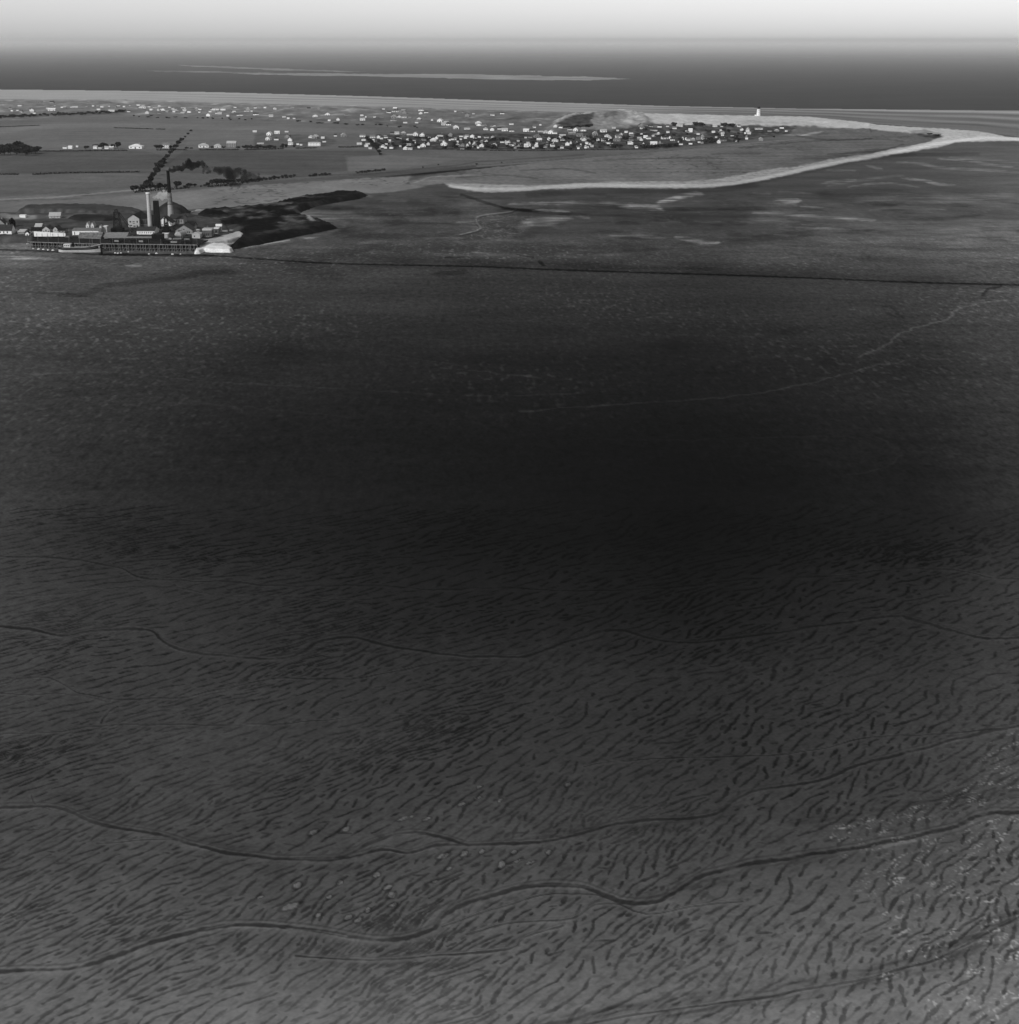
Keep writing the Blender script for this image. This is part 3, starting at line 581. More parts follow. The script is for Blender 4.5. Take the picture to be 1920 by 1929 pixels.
    for ln, w, sf, v in [
     ([(870, 367), (905, 378), (945, 390), (1000, 397)], 4, 2.5, -26), ([(948, 391), (975, 395), (1010, 397)], 6, 3, -22), ([(970, 396), (1040, 402), (1100, 404)], 4, 4, -12),
     ([(1000, 367), (1160, 360), (1340, 358), (1420, 349)], 9, 7, -12), ([(1300, 350), (1430, 342), (1600, 306), (1720, 290)], 6, 5, -10), ([(1100, 390), (1220, 402), (1400, 400)], 22, 16, -10),
     ([(1380, 440), (1420, 450), (1520, 440)], 12, 8, -10), ([(1560, 366), (1640, 362), (1740, 370)], 18, 10, -10), ([(1500, 300), (1700, 292), (1840, 290)], 5, 5, -12),
     ([(480, 490), (700, 497), (1000, 501), (1300, 510), (1600, 522), (1760, 529), (1920, 536), (2300, 545)], 14, 10, -9),
     ([(0, 470), (100, 474), (200, 480), (370, 480), (480, 487), (600, 495), (700, 498), (900, 502), (1020, 507), (1200, 513), (1400, 519), (1560, 525), (1700, 531), (1800, 534), (1960, 538), (2300, 546)], 2.6, 1.4, -36),
     ([(190, 478), (280, 480), (372, 482), (400, 482)], 5, 2, -30), ([(-200, 470), (0, 472), (100, 473), (190, 473)], 7, 2, -22),
     ([(780, 382), (830, 396), (860, 400)], 12, 8, -10), ([(680, 398), (740, 401), (810, 400)], 14, 8, -18), ([(600, 391), (660, 392)], 8, 5, -18), ([(700, 385), (780, 388)], 8, 8, -6),
     ([(1018, 492), (1024, 500)], 3, 2, -30), ([(975, 480), (1012, 486)], 2, 1.6, -20), ([(840, 485), (866, 485)], 2, 2, -22), ([(830, 514), (870, 512)], 10, 6, -14), ([(1885, 540), (1860, 546), (1852, 556)], 4, 2, -26),
     ([(120, 556), (165, 553), (200, 538), (320, 526), (380, 514), (440, 512)], 8, 6, -14), ([(-100, 552), (0, 550), (120, 553), (160, 558)], 3, 3, -10), ([(560, 500), (620, 520)], 30, 14, -8), ([(620, 428), (690, 441), (740, 444)], 20, 10, -8)]:
        T += v * stroke(jx, jy, smooth_line(ln), w, sf, 2)
    # meandering creek with its raised pale bank
    me = smooth_line([(868, 441), (885, 437), (905, 430), (898, 418), (900, 408), (920, 403), (948, 400), (965, 397), (972, 393)])
    T += 34 * stroke(PX, PY - 0.5, me, 1.8, 1.2); T -= 18 * stroke(PX, PY - 3, me, 2, 2)
    net = 1 - sst(0.03, 0.12, np.abs(noise(WX / 11, WY / 20, 310) + 0.4 * noise(WX / 4, WY / 8, 311)))
    T += 20 * net * poly_soft(jx, jy, [(896, 405), (950, 402), (1000, 410), (990, 440), (930, 450), (880, 448)], 8) * 0.9
    T += 9 * net * poly_soft(jx, jy, [(600, 400), (900, 380), (1000, 450), (900, 470), (640, 470)], 20)
    # quay foot: pale stones and slumped mud before the jetty
    T += 44 * stroke(jx, jy, [(-200, 447), (0, 449), (30, 452), (50, 456)], 8, 4) * (0.6 + 0.6 * noise(WX / 3, WY / 5, 320))
    bank = poly_soft(jx, jy, [(56, 462), (190, 462), (372, 466), (374, 476), (190, 475), (110, 470), (60, 468)], 1.5)
    T = T * (1 - bank) + (82 + 26 * noise(WX / 2.2, WY / 4, 321)) * bank
    T += 60 * stroke(PX, PY, [(438, 468), (470, 464), (545, 452)], 1.6, 1.2)
    # under the yard
    yd = poly_soft(PX, PY, YARD, 2); T = T * (1 - yd) + (58 + 14 * cloudy) * yd; Z -= 0.0 * yd
    T = np.clip(T, 8, 215)
    Z *= sst(560, 540, PY)
    Z[zone == 1] = 0.05
    nm = ['tidal_flat', 'beach', 'dunes', 'farmland', 'salt_marsh', 'sand_spit']
    sea = (PY < L(SHORE, PX))
    zc = zone[:-1, :-1]; sc = sea[:-1, :-1]
    for k, name in enumerate(nm):
        grid_mesh(name, WX, WY, Z, (zc == k) & ~sc, {'reflectance': refl(T), 'dryness': DRY}, GROUND)['kind'] = 'structure'
    return Z
FZ = build_shore()
FXS = FPX[0]; FYS = FPY[:, 0]
def gz(px, py):
    i = int(np.clip(np.searchsorted(FXS, px), 0, len(FXS) - 1)); j = int(np.clip(np.searchsorted(FYS, py), 0, len(FYS) - 1))
    return float(FZ[j, i])
def place(px, py):
    """ground point seen at a survey position, on the terrain"""
    z = gz(px, py); x, y = unproj(px, py, z)
    return float(x), float(y), z

# ground sheet below and beyond the surveyed strip, and the open sea
def flat_sheet(name, pts, z, tone, rough=None):
    mb = MB().add([(x, y, z) for x, y in pts], [tuple(range(len(pts)))])
    o = mb.build(name, GROUND); me = o.data
    me.attributes.new('reflectance', 'FLOAT', 'POINT').data.foreach_set('value', [float(refl(tone))] * len(pts))
    me.attributes.new('dryness', 'FLOAT', 'POINT').data.foreach_set('value', [0.6] * len(pts))
    o['kind'] = 'structure'; return o
flat_sheet('ground', [(-9000, -3000), (9000, -3000), (9000, 2450), (-9000, 2450)], -2.6, 85)
def sea():
    m, n, l, b = new_mat('sea_water')
    b.inputs['Base Color'].default_value = (0.012, 0.012, 0.012, 1); b.inputs['Roughness'].default_value = 0.6
    b.inputs['Specular IOR Level'].default_value = 0.05
    ge = n.new('ShaderNodeNewGeometry'); t = n.new('ShaderNodeTexNoise'); t.inputs['Scale'].default_value = 0.004; t.inputs['Detail'].default_value = 8
    mr = n.new('ShaderNodeMapRange'); mr.inputs['To Min'].default_value = 0.004; mr.inputs['To Max'].default_value = 0.03
    l.new(ge.outputs['Position'], t.inputs['Vector']); l.new(t.outputs['Fac'], mr.inputs['Value']); l.new(mr.outputs[0], b.inputs['Base Color'])
    # a wind-roughened sea only mirrors the sky at the most grazing angles
    lw = n.new('ShaderNodeLayerWeight'); lw.inputs['Blend'].default_value = 0.5
    pw = n.new('ShaderNodeMath'); pw.operation = 'POWER'; pw.inputs[1].default_value = 135.0; l.new(lw.outputs['Facing'], pw.inputs[0])
    gl = n.new('ShaderNodeBsdfGlossy'); gl.inputs['Roughness'].default_value = 0.15; gl.inputs['Color'].default_value = (.9, .9, .9, 1)
    mx = n.new('ShaderNodeMixShader'); out = n['Material Output']
    l.new(pw.outputs[0], mx.inputs['Fac']); l.new(b.outputs[0], mx.inputs[1]); l.new(gl.outputs[0], mx.inputs[2]); l.new(mx.outputs[0], out.inputs['Surface'])
    mb = MB(); xs = np.linspace(-150000, 150000, 7); ys = [2450, 6000, 20000, 60000, 150000]
    vs = [(x, y, -0.4) for y in ys for x in xs]; fs = [(j * 7 + i, j * 7 + i + 1, j * 7 + i + 8, j * 7 + i + 7) for j in range(4) for i in range(6)]
    o = mb.add(vs, fs).build('sea', m); o['kind'] = 'structure'
sea()
def bank(name, poly, tone, soft):
    P = np.array(poly); cols = np.arange(P[:, 0].min() - 6, P[:, 0].max() + 6, 3.0); rows = np.arange(P[:, 1].min() - 1, P[:, 1].max() + 1, 0.25)
    PX, PY = np.meshgrid(cols, rows); WX, WY = unproj(PX, PY)
    jy = PY + 0.9 * noise(PX / 60, PY / 3, 400) + 0.6 * noise(PX / 14, PY / 1.5, 401)
    m = inside(PX, jy, poly); T = tone + 22 * noise(PX / 70, PY * 0.9, 402)
    grid_mesh(name, WX, WY, np.full_like(WX, 0.0), m[:-1, :-1], {'reflectance': refl(T), 'dryness': np.ones_like(T)}, GROUND)['kind'] = 'structure'
bank('sandbank', [(430, 137), (520, 137.5), (640, 138.5), (760, 139), (860, 139.5), (1000, 142), (1120, 145), (1190, 148), (1110, 150.5), (1000, 150.5), (860, 147.5), (740, 144.5), (600, 142), (480, 140)], 130, 1)
bank('sandbank', [(330, 122), (400, 123.5), (520, 128.5), (600, 131.5), (690, 135), (640, 135.6), (520, 132), (420, 127.5), (350, 124.5)], 118, 1)
bank('sandbank', [(270, 133), (340, 133), (430, 134.5), (520, 136), (420, 137), (300, 135)], 112, 1)

# ---------------------------------------------------------------- heaps: yard platform, spoil mounds, coal tip, pale revetments
def z_for(x, y, py):
    lo, hi = -5.0, 200.0
    for _ in range(40):
        m = (lo + hi) / 2
        if proj(x, y, m)[1] > py: lo = m
        else: hi = m
    return lo
def heap(name, poly, h, soft, tone, cell=1.5, zp=0.0, z0=0.0, rough=0.6, var=10, label=None, cat=None, group=None, kind=None, fn=None, streak=0):
    W = [tuple(map(float, unproj(a, b, zp))) for a, b in poly]
    P = np.array(W); xs = np.arange(P[:, 0].min() - 3, P[:, 0].max() + 3, cell); ys = np.arange(P[:, 1].min() - 3, P[:, 1].max() + 3, cell)
    X, Y = np.meshgrid(xs, ys)
    jt = 1.1 if cell > 1 else .7; jx = X + jt * noise(X / 9, Y / 9, 501); jy = Y + jt * noise(X / 9, Y / 9, 502)
    d, _ = seg_dist(jx, jy, W + [W[0]]); ins = inside(jx, jy, W); s = np.where(ins, d, -d)
    Z = z0 + (h - 0) * sst(0, soft, s) + rough * noise(X / 7, Y / 7, 503) * sst(0, soft, s) + 0.4 * rough * noise(X / 2.5, Y / 2.5, 504) * sst(0, soft, s)
    Z = np.where(s < 0, z0 - 0.9, Z)
    T = tone + var * fbm(X / 14, Y / 22, 505, 4) * 2
    if streak: T = T + streak * noise(X / 5 + Y / 30, Y / 60, 506) * (1 - sst(soft * .7, soft, s))
    if fn: T = fn(X, Y, T, s)
    T = np.clip(T, 10, 232)
    keep = (s[:-1, :-1] > -cell * 1.5)
    o = grid_mesh(name, X, Y, Z, keep, {'reflectance': refl(T), 'dryness': np.ones_like(T)}, GROUND)
    return tag(o, label, cat, group, kind)
def yard_tone(X, Y, T, s):
    px, py = proj(X, Y, YARD_Z)
    T = T + 22 * stroke(px, py, [(20, 408), (60, 409), (130, 408), (170, 404)], 7, 4) + 40 * stroke(px, py, [(0, 402), (20, 409), (60, 409)], 8, 6)
    T = T - 34 * poly_soft(px, py, [(60, 445), (375, 446), (376, 456), (60, 452)], 2)
    T = T + 60 * sst(0.1, .4, noise(px / 6, py / 1.5, 3)) * poly_soft(px, py, [(306, 453), (372, 452), (372, 457), (306, 457)], 1)
    T = T - 14 * poly_soft(px, py, [(220, 420), (350, 414), (380, 430), (370, 445), (220, 445)], 4)
    T = T + 30 * stroke(px, py, [(280, 386), (150, 391), (20, 396)], 3, 3)
    return T
heap('colliery_yard', YARD, YARD_Z, 9.0, 62, 1.6, YARD_Z, kind='structure', fn=yard_tone, var=12)
def tip_tone(X, Y, T, s):
    px, py = proj(X, Y, 2.0); n_ = fbm(X / 26, Y / 40, 601, 5); T = T + 46 * sst(-.05, .4, n_) * sst(462, 412, py) * sst(640, 520, px) + 12 * sst(0, .3, n_) - 8 * sst(0, .3, -n_) + 16 * sst(.45, .6, noise(X / 4, Y / 6, 602))
    T = T + 20 * poly_soft(px, py, [(352, 404), (380, 400), (440, 396), (500, 400), (480, 408), (420, 418), (360, 416)], 4) + 22 * poly_soft(px, py, [(444, 398), (474, 396), (480, 403), (450, 404)], 3)
    T = T + 10 * poly_soft(px, py, [(500, 388), (640, 364), (560, 374), (500, 380), (400, 394), (390, 396)], 3) + 14 * poly_soft(px, py, [(540, 412), (600, 414), (620, 426), (560, 430)], 8)
    T = T + 95 * stroke(px, py, [(582, 412), (588, 420)], 5, 1.5)
    T = T + 75 * stroke(px, py, [(345, 407), (358, 401), (372, 399), (386, 399)], 3.4, 1.4)
    return T
heap('coal_tip', [(340, 412), (356, 402), (385, 397), (440, 394), (500, 388), (560, 374), (600, 369), (640, 363), (676, 364), (694, 366), (680, 373), (640, 379), (600, 386), (572, 396), (560, 404), (590, 411), (612, 417), (638, 428), (600, 436), (560, 444), (500, 457), (440, 468), (432, 462), (452, 444), (440, 436), (400, 432), (360, 424)], 4.0, 7, 17, 2.0, 1.0, 0.2, 1.3, 9, 'black coal tip spreading out over the marsh right of the colliery', 'coal tip', fn=tip_tone)
heap('spoil_heap', [(18, 406), (36, 396), (120, 393), (200, 394), (262, 400), (285, 405), (262, 411), (160, 411), (126, 408), (60, 407)], 6.5, 12, 58, 1.5, 0.4, 0.2, 0.7, 6, 'long flat topped grey spoil heap with streaked slope behind the white hut', 'spoil heap', 'spoil heaps', streak=22)
heap('spoil_heap', [(122, 415), (138, 408), (200, 409), (232, 415), (200, 419), (150, 419)], 3.2, 6, 36, 1.2, 3.5, 3.5, 0.5, 5, 'low dark spoil heap in front of the long flat topped heap', 'spoil heap', 'spoil heaps')
heap('spoil_heap', [(276, 404), (296, 392), (330, 388), (356, 395), (374, 404), (356, 412), (300, 413)], 9.5, 17, 44, 1.3, 1.0, 0.2, 0.8, 6, 'steep dark conical spoil heap behind the tall smoking chimney', 'spoil heap', 'spoil heaps', streak=10)
heap('coal_heap', [(366, 405), (378, 401), (392, 398), (410, 402), (440, 405), (400, 408)], 4.4, 8, 16, 1.2, 3.0, 3.0, 0.5, 3, 'small black peaked coal heap on the near end of the tip', 'coal heap')
heap('stone_embankment', [(371, 462), (372, 452), (400, 448), (432, 442), (450, 436), (461, 441), (458, 447), (430, 454), (405, 458), (390, 462)], 2.6, 1.6, 158, 0.8, 2.5, 1.0, 0.3, 16, 'pale stone embankment slanting up to the right beside the black coal', 'embankment', 'pale stone embankments')
heap('stone_embankment', [(366, 474), (369, 462), (373, 456), (384, 456), (402, 458.5), (426, 459.5), (434, 464), (440, 469), (434, 471), (400, 471), (384, 469.5), (379, 473)], 2.7, 1.5, 196, 0.8, 2.0, 0.2, 0.3, 14, 'brilliant white stone embankment with pointed end at the foot of the jetty', 'embankment', 'pale stone embankments')

ORD_ = ['first', 'second', 'third', 'fourth', 'fifth', 'sixth', 'seventh', 'eighth', 'ninth', 'tenth', 'eleventh', 'twelfth']
# ---------------------------------------------------------------- materials of built things
WHITE = grey('limewash', 0.80, 0.8, 0.07); CREAM = grey('cream_render', 0.62, 0.85, 0.1); PALE = grey('pale_brick', 0.42, 0.9, 0.15)
MID = grey('weathered_wall', 0.24, 0.9, 0.25); SLATE = grey('slate', 0.035, 0.7, 0.3); FELT = grey('tarred_felt', 0.012, 0.8, 0.3)
ROOFMID = grey('tile_roof', 0.15, 0.85, 0.25); ROOFPALE = grey('asbestos_sheet', 0.40, 0.85, 0.15); GLASS = grey('window_glass', 0.025, 0.25, 0.1)
TIMBER = grey('tarred_timber', 0.006, 0.8, 0.35, streak=True); GREYWOOD = grey('bleached_timber', 0.17, 0.85, 0.35, streak=True)
IRON = grey('dark_iron', 0.007, 0.6, 0.3); SOOT = grey('sooty_brick', 0.006, 0.9, 0.25); BRICK = grey('chimney_brick', 0.30, 0.9, 0.2, 1.2); BARK = grey('bark', 0.05, 0.95, 0.3)
LEAF = grey('dark_foliage', 0.016, 0.9, 0.5, 2.0); LEAF2 = grey('scrub_foliage', 0.028, 0.9, 0.5, 2.0); HULL = grey('black_hull_paint', 0.006, 0.5, 0.3); BOOT = grey('pale_hull_bottom', 0.50, 0.7, 0.12)
BARREL = grey('corrugated_iron', 0.34, 0.6, 0.2)

def wall_mb(w, d, h, hr, roof):
    m = MB()
    if roof == 'gx': m.prism([(0, 0), (d, 0), (d, h), (d / 2, h + hr), (0, h)], 'x', -w / 2, w / 2)
    elif roof == 'gy': m.prism([(-w / 2, 0), (w / 2, 0), (w / 2, h), (0, h + hr), (-w / 2, h)], 'y', 0, d)
    elif roof == 'lean': m.prism([(0, 0), (d, 0), (d, h + hr), (0, h)], 'x', -w / 2, w / 2)
    else: m.box(-w / 2, w / 2, 0, d, 0, h)
    return m
def roof_mb(w, d, h, hr, roof, ov=0.45, t=0.22):
    m = MB()
    if roof == 'gx':
        k = hr / (d / 2); e = ov * k
        m.prism([(-ov, h - e + .03), (d / 2, h + hr + .03), (d + ov, h - e + .03), (d + ov, h - e + t), (d / 2, h + hr + t + .05), (-ov, h - e + t)], 'x', -w / 2 - ov, w / 2 + ov)
    elif roof == 'gy':
        k = hr / (w / 2); e = ov * k
        m.prism([(-w / 2 - ov, h - e + .03), (0, h + hr + .03), (w / 2 + ov, h - e + .03), (w / 2 + ov, h - e + t), (0, h + hr + t + .05), (-w / 2 - ov, h - e + t)], 'y', -ov * .6, d + ov)
    elif roof == 'lean': m.prism([(-ov, h + .03), (d + ov, h + hr + .03), (d + ov, h + hr + t), (-ov, h + t)], 'x', -w / 2 - ov, w / 2 + ov)
    elif roof == 'hip':
        a, b, r = w / 2 + ov, d + ov, min(w, d) / 2
        m.add([(-a, -ov, h + .02), (a, -ov, h + .02), (a, b, h + .02), (-a, b, h + .02), (-w / 2 + r, d / 2, h + hr), (w / 2 - r + .05, d / 2, h + hr), (-a, -ov, h - .15), (a, -ov, h - .15), (a, b, h - .15), (-a, b, h - .15)],
              [(0, 1, 5, 4), (1, 2, 5), (2, 3, 4, 5), (3, 0, 4), (0, 6, 7, 1), (1, 7, 8, 2), (2, 8, 9, 3), (3, 9, 6, 0), (6, 9, 8, 7)])
    elif roof == 'barrel':
        n = 10; pts = [(-(w / 2 + .2) * math.cos(math.pi * i / n), h + hr * math.sin(math.pi * i / n)) for i in range(n + 1)]
        m.prism(pts, 'y', -.3, d + .3)
    else: m.box(-w / 2 - .2, w / 2 + .2, -.2, d + .2, h + .004, h + max(hr, .2))
    return m
def building(name, label, cat, x0, x1, yb, ye, yr, depth, roof, wall, rmat, windows=(), z0=YARD_Z, rot=0.0, doors=(), chimneys=(), group=None):
    xa, y = unproj(x0, yb, z0); xb, _ = unproj(x1, yb, z0); w = float(xb - xa); xm = float(xa + xb) / 2; y = float(y)
    h = z_for(xm, y, ye) - z0; yy = y + (depth / 2 if roof in ('gx', 'hip') else 0.2)
    hr = max(z_for(xm, yy, yr) - z0 - h, 0.25) if roof != 'lean' else max(z_for(xm, y + depth, yr) - z0 - h, .3)
    r = tag(empty(name, (xm, y, z0), rot), label, cat, group)
    wall_mb(w, depth, h, hr, roof).build('wall', wall, r)
    rf = roof_mb(w, depth, h, hr, roof).build('roof', rmat, r)
    for (fx, fz, fw, fh) in windows:
        cx_, cz, ww, wh = (fx - .5) * w, fz * h, fw * w, fh * h
        o = MB().box(cx_ - ww / 2, cx_ + ww / 2, -.05, .3, cz - wh / 2, cz + wh / 2).build('window', GLASS, r)
        MB().box(cx_ - ww / 2 - .12, cx_ + ww / 2 + .12, -.09, .1, cz - wh / 2 - .16, cz - wh / 2).build('sill', WHITE, o)
    for (fx, fw, fh) in doors:
        MB().box((fx - .5) * w - fw * w / 2, (fx - .5) * w + fw * w / 2, -.06, .3, 0.02, fh * h).build('door', TIMBER, r)
    for fx in chimneys:
        cx_ = (fx - .5) * w; top = h + hr + 1.3
        MB().box(cx_ - .45, cx_ + .45, depth / 2 - .45, depth / 2 + .45, h * .8, top).box(cx_ - .55, cx_ + .55, depth / 2 - .55, depth / 2 + .55, top + .003, top + .2).build('chimney', MID, rf)
    return r
def wins(n, z, w, h, a=0.08, b=0.92): return [(a + (b - a) * (i + .5) / n, z, w, h) for i in range(n)]

# the buildings of the colliery, left to right
building('office_building', 'white walled building with dark peaked roof at the left edge of the shore', 'building', -34, 22, 441, 434, 423, 11, 'gx', WHITE, SLATE, wins(7, .5, .035, .5), doors=[(.5, .03, .8)], chimneys=[.25, .8])
building('stone_house', 'grey house with dark steep roof behind the white building at the left edge', 'house', -8, 12, 431, 425, 414, 9, 'gy', MID, SLATE, [(.3, .5, .12, .4), (.7, .5, .12, .4)], chimneys=[.5])
building('shed', 'small white gabled shed beside the dark tree near the left edge', 'shed', 29, 34, 438, 433, 430.5, 5, 'gy', WHITE, ROOFMID, doors=[(.5, .3, .6)])
building('shed', 'grey shed with pale lean-to roof between two small white sheds', 'shed', 34, 46, 441, 437, 432, 7, 'lean', MID, PALE, [(.3, .5, .15, .4)])
building('shed', 'tiny white gabled shed at the left end of the jetty track', 'shed', 48, 54.5, 443.5, 439, 436.5, 4, 'gy', WHITE, FELT, doors=[(.5, .3, .6)])
building('workshop', 'dark roofed workshop rising behind the left end of the long white wall', 'building', 54, 82, 438, 434, 428, 9, 'gx', MID, FELT, wins(4, .5, .08, .4))
building('workshop', 'pale roofed workshop standing highest behind the long white wall', 'building', 66, 78, 431, 427, 421, 8, 'gx', MID, ROOFPALE)
building('workshop', 'wide grey gabled workshop with tall centre window above the white wall', 'building', 80, 94, 438.5, 432, 426.5, 13, 'gy', PALE, SLATE, [(.5, .6, .14, .6), (.2, .4, .1, .4), (.8, .4, .1, .4)])
building('workshop', 'narrow grey gabled workshop with round window above the white wall', 'building', 100, 109, 438.5, 432, 427, 12, 'gy', PALE, SLATE, [(.5, .75, .2, .3)])
building('workshop', 'low dark roofed workshop at the right end of the white wall', 'building', 109, 122, 438.5, 434, 430, 9, 'gx', MID, FELT, wins(2, .5, .15, .4))
tag(MB().prism([(0, 0), (27, 0), (27, 2.6), (0, 4.2)], 'y', 0, .5).build('boundary_wall', WHITE), 'long bright white boundary wall in front of the gabled workshops', 'wall')
bw_ = bpy.data.objects['boundary_wall']; xa, ya = unproj(64.5, 445.4, YARD_Z); xb, _ = unproj(123.5, 445.4, YARD_Z); bw_.location = (float(xa), float(ya), YARD_Z); bw_.scale = (float(xb - xa) / 27, 1, 1)
for i in range(6):
    MB().box(2 + i * 4.6, 2.5 + i * 4.6, -.18, -.002, 0, 2.5).build('pier', PALE, bw_)
building('barn', 'pale roofed barn alone in front of the long spoil heap', 'barn', 93, 113, 411, 407, 400, 12, 'gx', PALE, ROOFPALE, wins(3, .5, .08, .4), z0=YARD_Z, rot=0.12)
building('hut', 'small bright white hut at the left foot of the long spoil heap', 'hut', 37, 48, 410, 405.5, 404.8, 4, 'flat', WHITE, WHITE, z0=YARD_Z)
building('store_building', 'long white fronted store with a dark low roof behind the moored ship', 'building', 136.5, 186, 443, 434.5, 429.5, 16, 'gx', WHITE, ROOFMID, [(.09, .4, .03, .7), (.5, .55, .03, .3), (.7, .55, .03, .3)], doors=[(.3, .05, .7)])
building('fan_house', 'small pale building with two white gable ends behind the long store', 'building', 162, 168, 429, 424.5, 419, 7, 'gy', CREAM, ROOFPALE, [(.5, .4, .3, .4)], group='paired fan houses')
building('fan_house', 'small pale building, the right one of the pair behind the long store', 'building', 171, 177, 429, 424.5, 419, 7, 'gy', CREAM, ROOFPALE, [(.5, .4, .3, .4)], group='paired fan houses')
building('screen_house', 'slender pale tower beside the right end of the long white store', 'building', 188, 192, 441, 427, 424.5, 4, 'gy', PALE, ROOFPALE, [(.5, .7, .3, .1)])
building('screen_house', 'square topped pale tower between the long store and the dark headframe', 'building', 196, 202, 440, 427, 425.5, 5, 'flat', PALE, CREAM, [(.5, .8, .4, .08)])
building('loading_shed', 'broad low shed with smooth pale roof right of the moored ship', 'shed', 196, 238, 449, 446, 438, 16, 'gx', MID, grey('loading_roof', 0.19, 0.9, 0.2))
building('loading_shed', 'low shed with mottled pale roof sagging beside the ship', 'shed', 148, 190, 449.5, 446, 438, 14, 'gx', MID, grey('mottled_roof', 0.15, 0.9, 0.6, 0.5))
building('gantry_shed', 'long dark gantry shed with thin pale roof edge along the jetty', 'shed', 203, 286, 452.5, 448.5, 446.8, 7, 'lean', TIMBER, grey('gantry_roof', 0.2, 0.9, 0.3))
building('gantry_shed', 'black open gantry shed in front of the white fronted powder house', 'shed', 286, 306, 453, 442.5, 441.5, 8, 'flat', TIMBER, FELT)
building('winding_house', 'tall pale gabled winding house with two rows of windows', 'building', 242, 263, 428, 411.5, 404.5, 30, 'gy', grey('winding_house_wall', 0.40, 0.9, 0.1), FELT,
         [(.2, .62, .14, .2), (.5, .64, .2, .1), (.5, .46, .2, .1), (.82, .62, .12, .22), (.25, .2, .15, .16), (.55, .12, .2, .14)], doors=[(.8, .12, .22)])
building('boiler_house', 'dark building with pilastered wall joined behind the winding house', 'building', 263.5, 280, 427, 411, 404, 20, 'gx', grey('boiler_house_wall', 0.07, 0.9, 0.25), FELT, wins(4, .5, .08, .5))
building('power_house', 'dark roofed building with brilliant white front below the left chimney', 'building', 258, 291, 441.5, 434.5, 427, 17, 'gx', WHITE, SLATE, wins(8, .5, .035, .45), doors=[(.96, .05, .7)])
building('washery', 'steep white gabled washery half hidden by dark ironwork', 'building', 296, 324, 426, 420, 409, 14, 'gy', WHITE, SLATE, [(.62, .9, .2, .6), (.35, .4, .1, .3)], doors=[(.6, .2, .7)])
building('engine_house', 'dark roofed engine house at the foot of the tall smoking chimney', 'building', 320, 346, 422, 412, 404, 15, 'gx', MID, SLATE, wins(5, .5, .05, .5))
building('workshop', 'small pale lean-to under the dark ironwork beside the open gantry shed', 'building', 305, 316, 449, 441, 439, 5, 'lean', PALE, CREAM)
building('locomotive_shed', 'grey gabled shed with round topped door in front of the dark heap', 'shed', 331, 363, 441, 434, 424, 16, 'gy', MID, SLATE, [(.72, .45, .05, .6), (.82, .45, .05, .6), (.5, 1.15, .07, .3)], doors=[(.3, .3, 1.0)])
building('barrel_shed', 'curved pale iron shed lying before the grey gabled shed', 'shed', 329, 342, 445, 442.5, 436.5, 9, 'barrel', MID, BARREL, rot=-.3)
building('workshop', 'dark roofed workshop sloping behind the grey gabled shed', 'building', 348, 366, 432, 427, 418, 12, 'gx', MID, FELT, wins(3, .5, .06, .4))
building('pump_house', 'small pale pump house with sloping roof beside the white embankment', 'building', 362, 377, 449, 441, 438.5, 9, 'gy', PALE, PALE, [(.3, .5, .12, .4)])
building('coal_bunker', 'coal bunker with row of pale piers on the shore right of the sheds', 'bunker', 382, 399, 446.5, 434, 431, 9, 'flat', grey('bunker_wall', 0.09, 0.9, 0.3), PALE, [(.25, .35, .1, .4), (.45, .35, .1, .4), (.65, .35, .1, .4)])
building('coal_bunker', 'narrow open bunker on two pale legs beside the larger one', 'bunker', 403, 412, 440, 431, 429, 6, 'flat', grey('bunker_wall', 0.09, 0.9, 0.3), CREAM, [(.5, .4, .4, .6)])
def tank():
    x, y = map(float, unproj(413, 434, YARD_Z)); r = tag(empty('water_tank', (x, y, YARD_Z)), 'small white water tank raised on thin legs behind the bunkers', 'tank')
    MB().box(-2.6, 2.6, -1.5, 1.5, 3.6, 5.4).build('tank', WHITE, r)
    for a in (-2.2, 2.2):
        for b_ in (-1.2, 1.2): MB().bar((a, b_, 0), (a, b_, 3.6), .14).build('leg', GREYWOOD, r)
tank()

# chimneys
def brick_chimney(label, px, yb, yt, wb, wt, ysoot, pale):
    x, y = map(float, unproj(px, yb, YARD_Z)); m = float(unproj(px + 1, yb, YARD_Z)[0] - x)
    z = z_for(x, y, yt) - YARD_Z; zs = z_for(x, y, ysoot) - YARD_Z if ysoot else z
    r = tag(empty('factory_chimney', (x, y, YARD_Z)), label, 'chimney', 'tall colliery chimneys')
    rb, rt = wb * m / 2, wt * m / 2
    def rad(t): return rt + (rb - rt) * (1 - t) ** 1.7
    cuts = [t for t in np.linspace(0, zs / z, 14)]
    MB().lathe([(rad(t), t * z) for t in cuts], 24).build('shaft', pale, r, True)
    if ysoot:
        MB().lathe([(rad(t) + .01, t * z + .01) for t in np.linspace(zs / z, .97, 8)] + [(rt * 1.15, z * .975), (rt * 1.15, z), (rt * .6, z), (rt * .6, z - 1)], 24).build('crown', SOOT, r, True)
        for k in range(9):
            t = 0.30 + (zs / z - .32) * k / 8
            MB().lathe([(rad(t) + .12, t * z), (rad(t) + .12, t * z + .5)], 24).build('iron_band', IRON, r, True)
    else:
        MB().lathe([(rt, z * .93 + .01), (rt * 1.3, z * .95), (rt * 1.3, z * .985), (rt * 1.05, z), (rt * .6, z), (rt * .6, z - 1)], 24).build('crown', CREAM, r, True)
    return x, y, YARD_Z + z
brick_chimney('pale plain brick chimney with flared cap left of the smoking one', 283, 428, 362, 8.6, 6.4, None, grey('pale_chimney_brick', 0.44, 0.9, 0.16, 1.2))
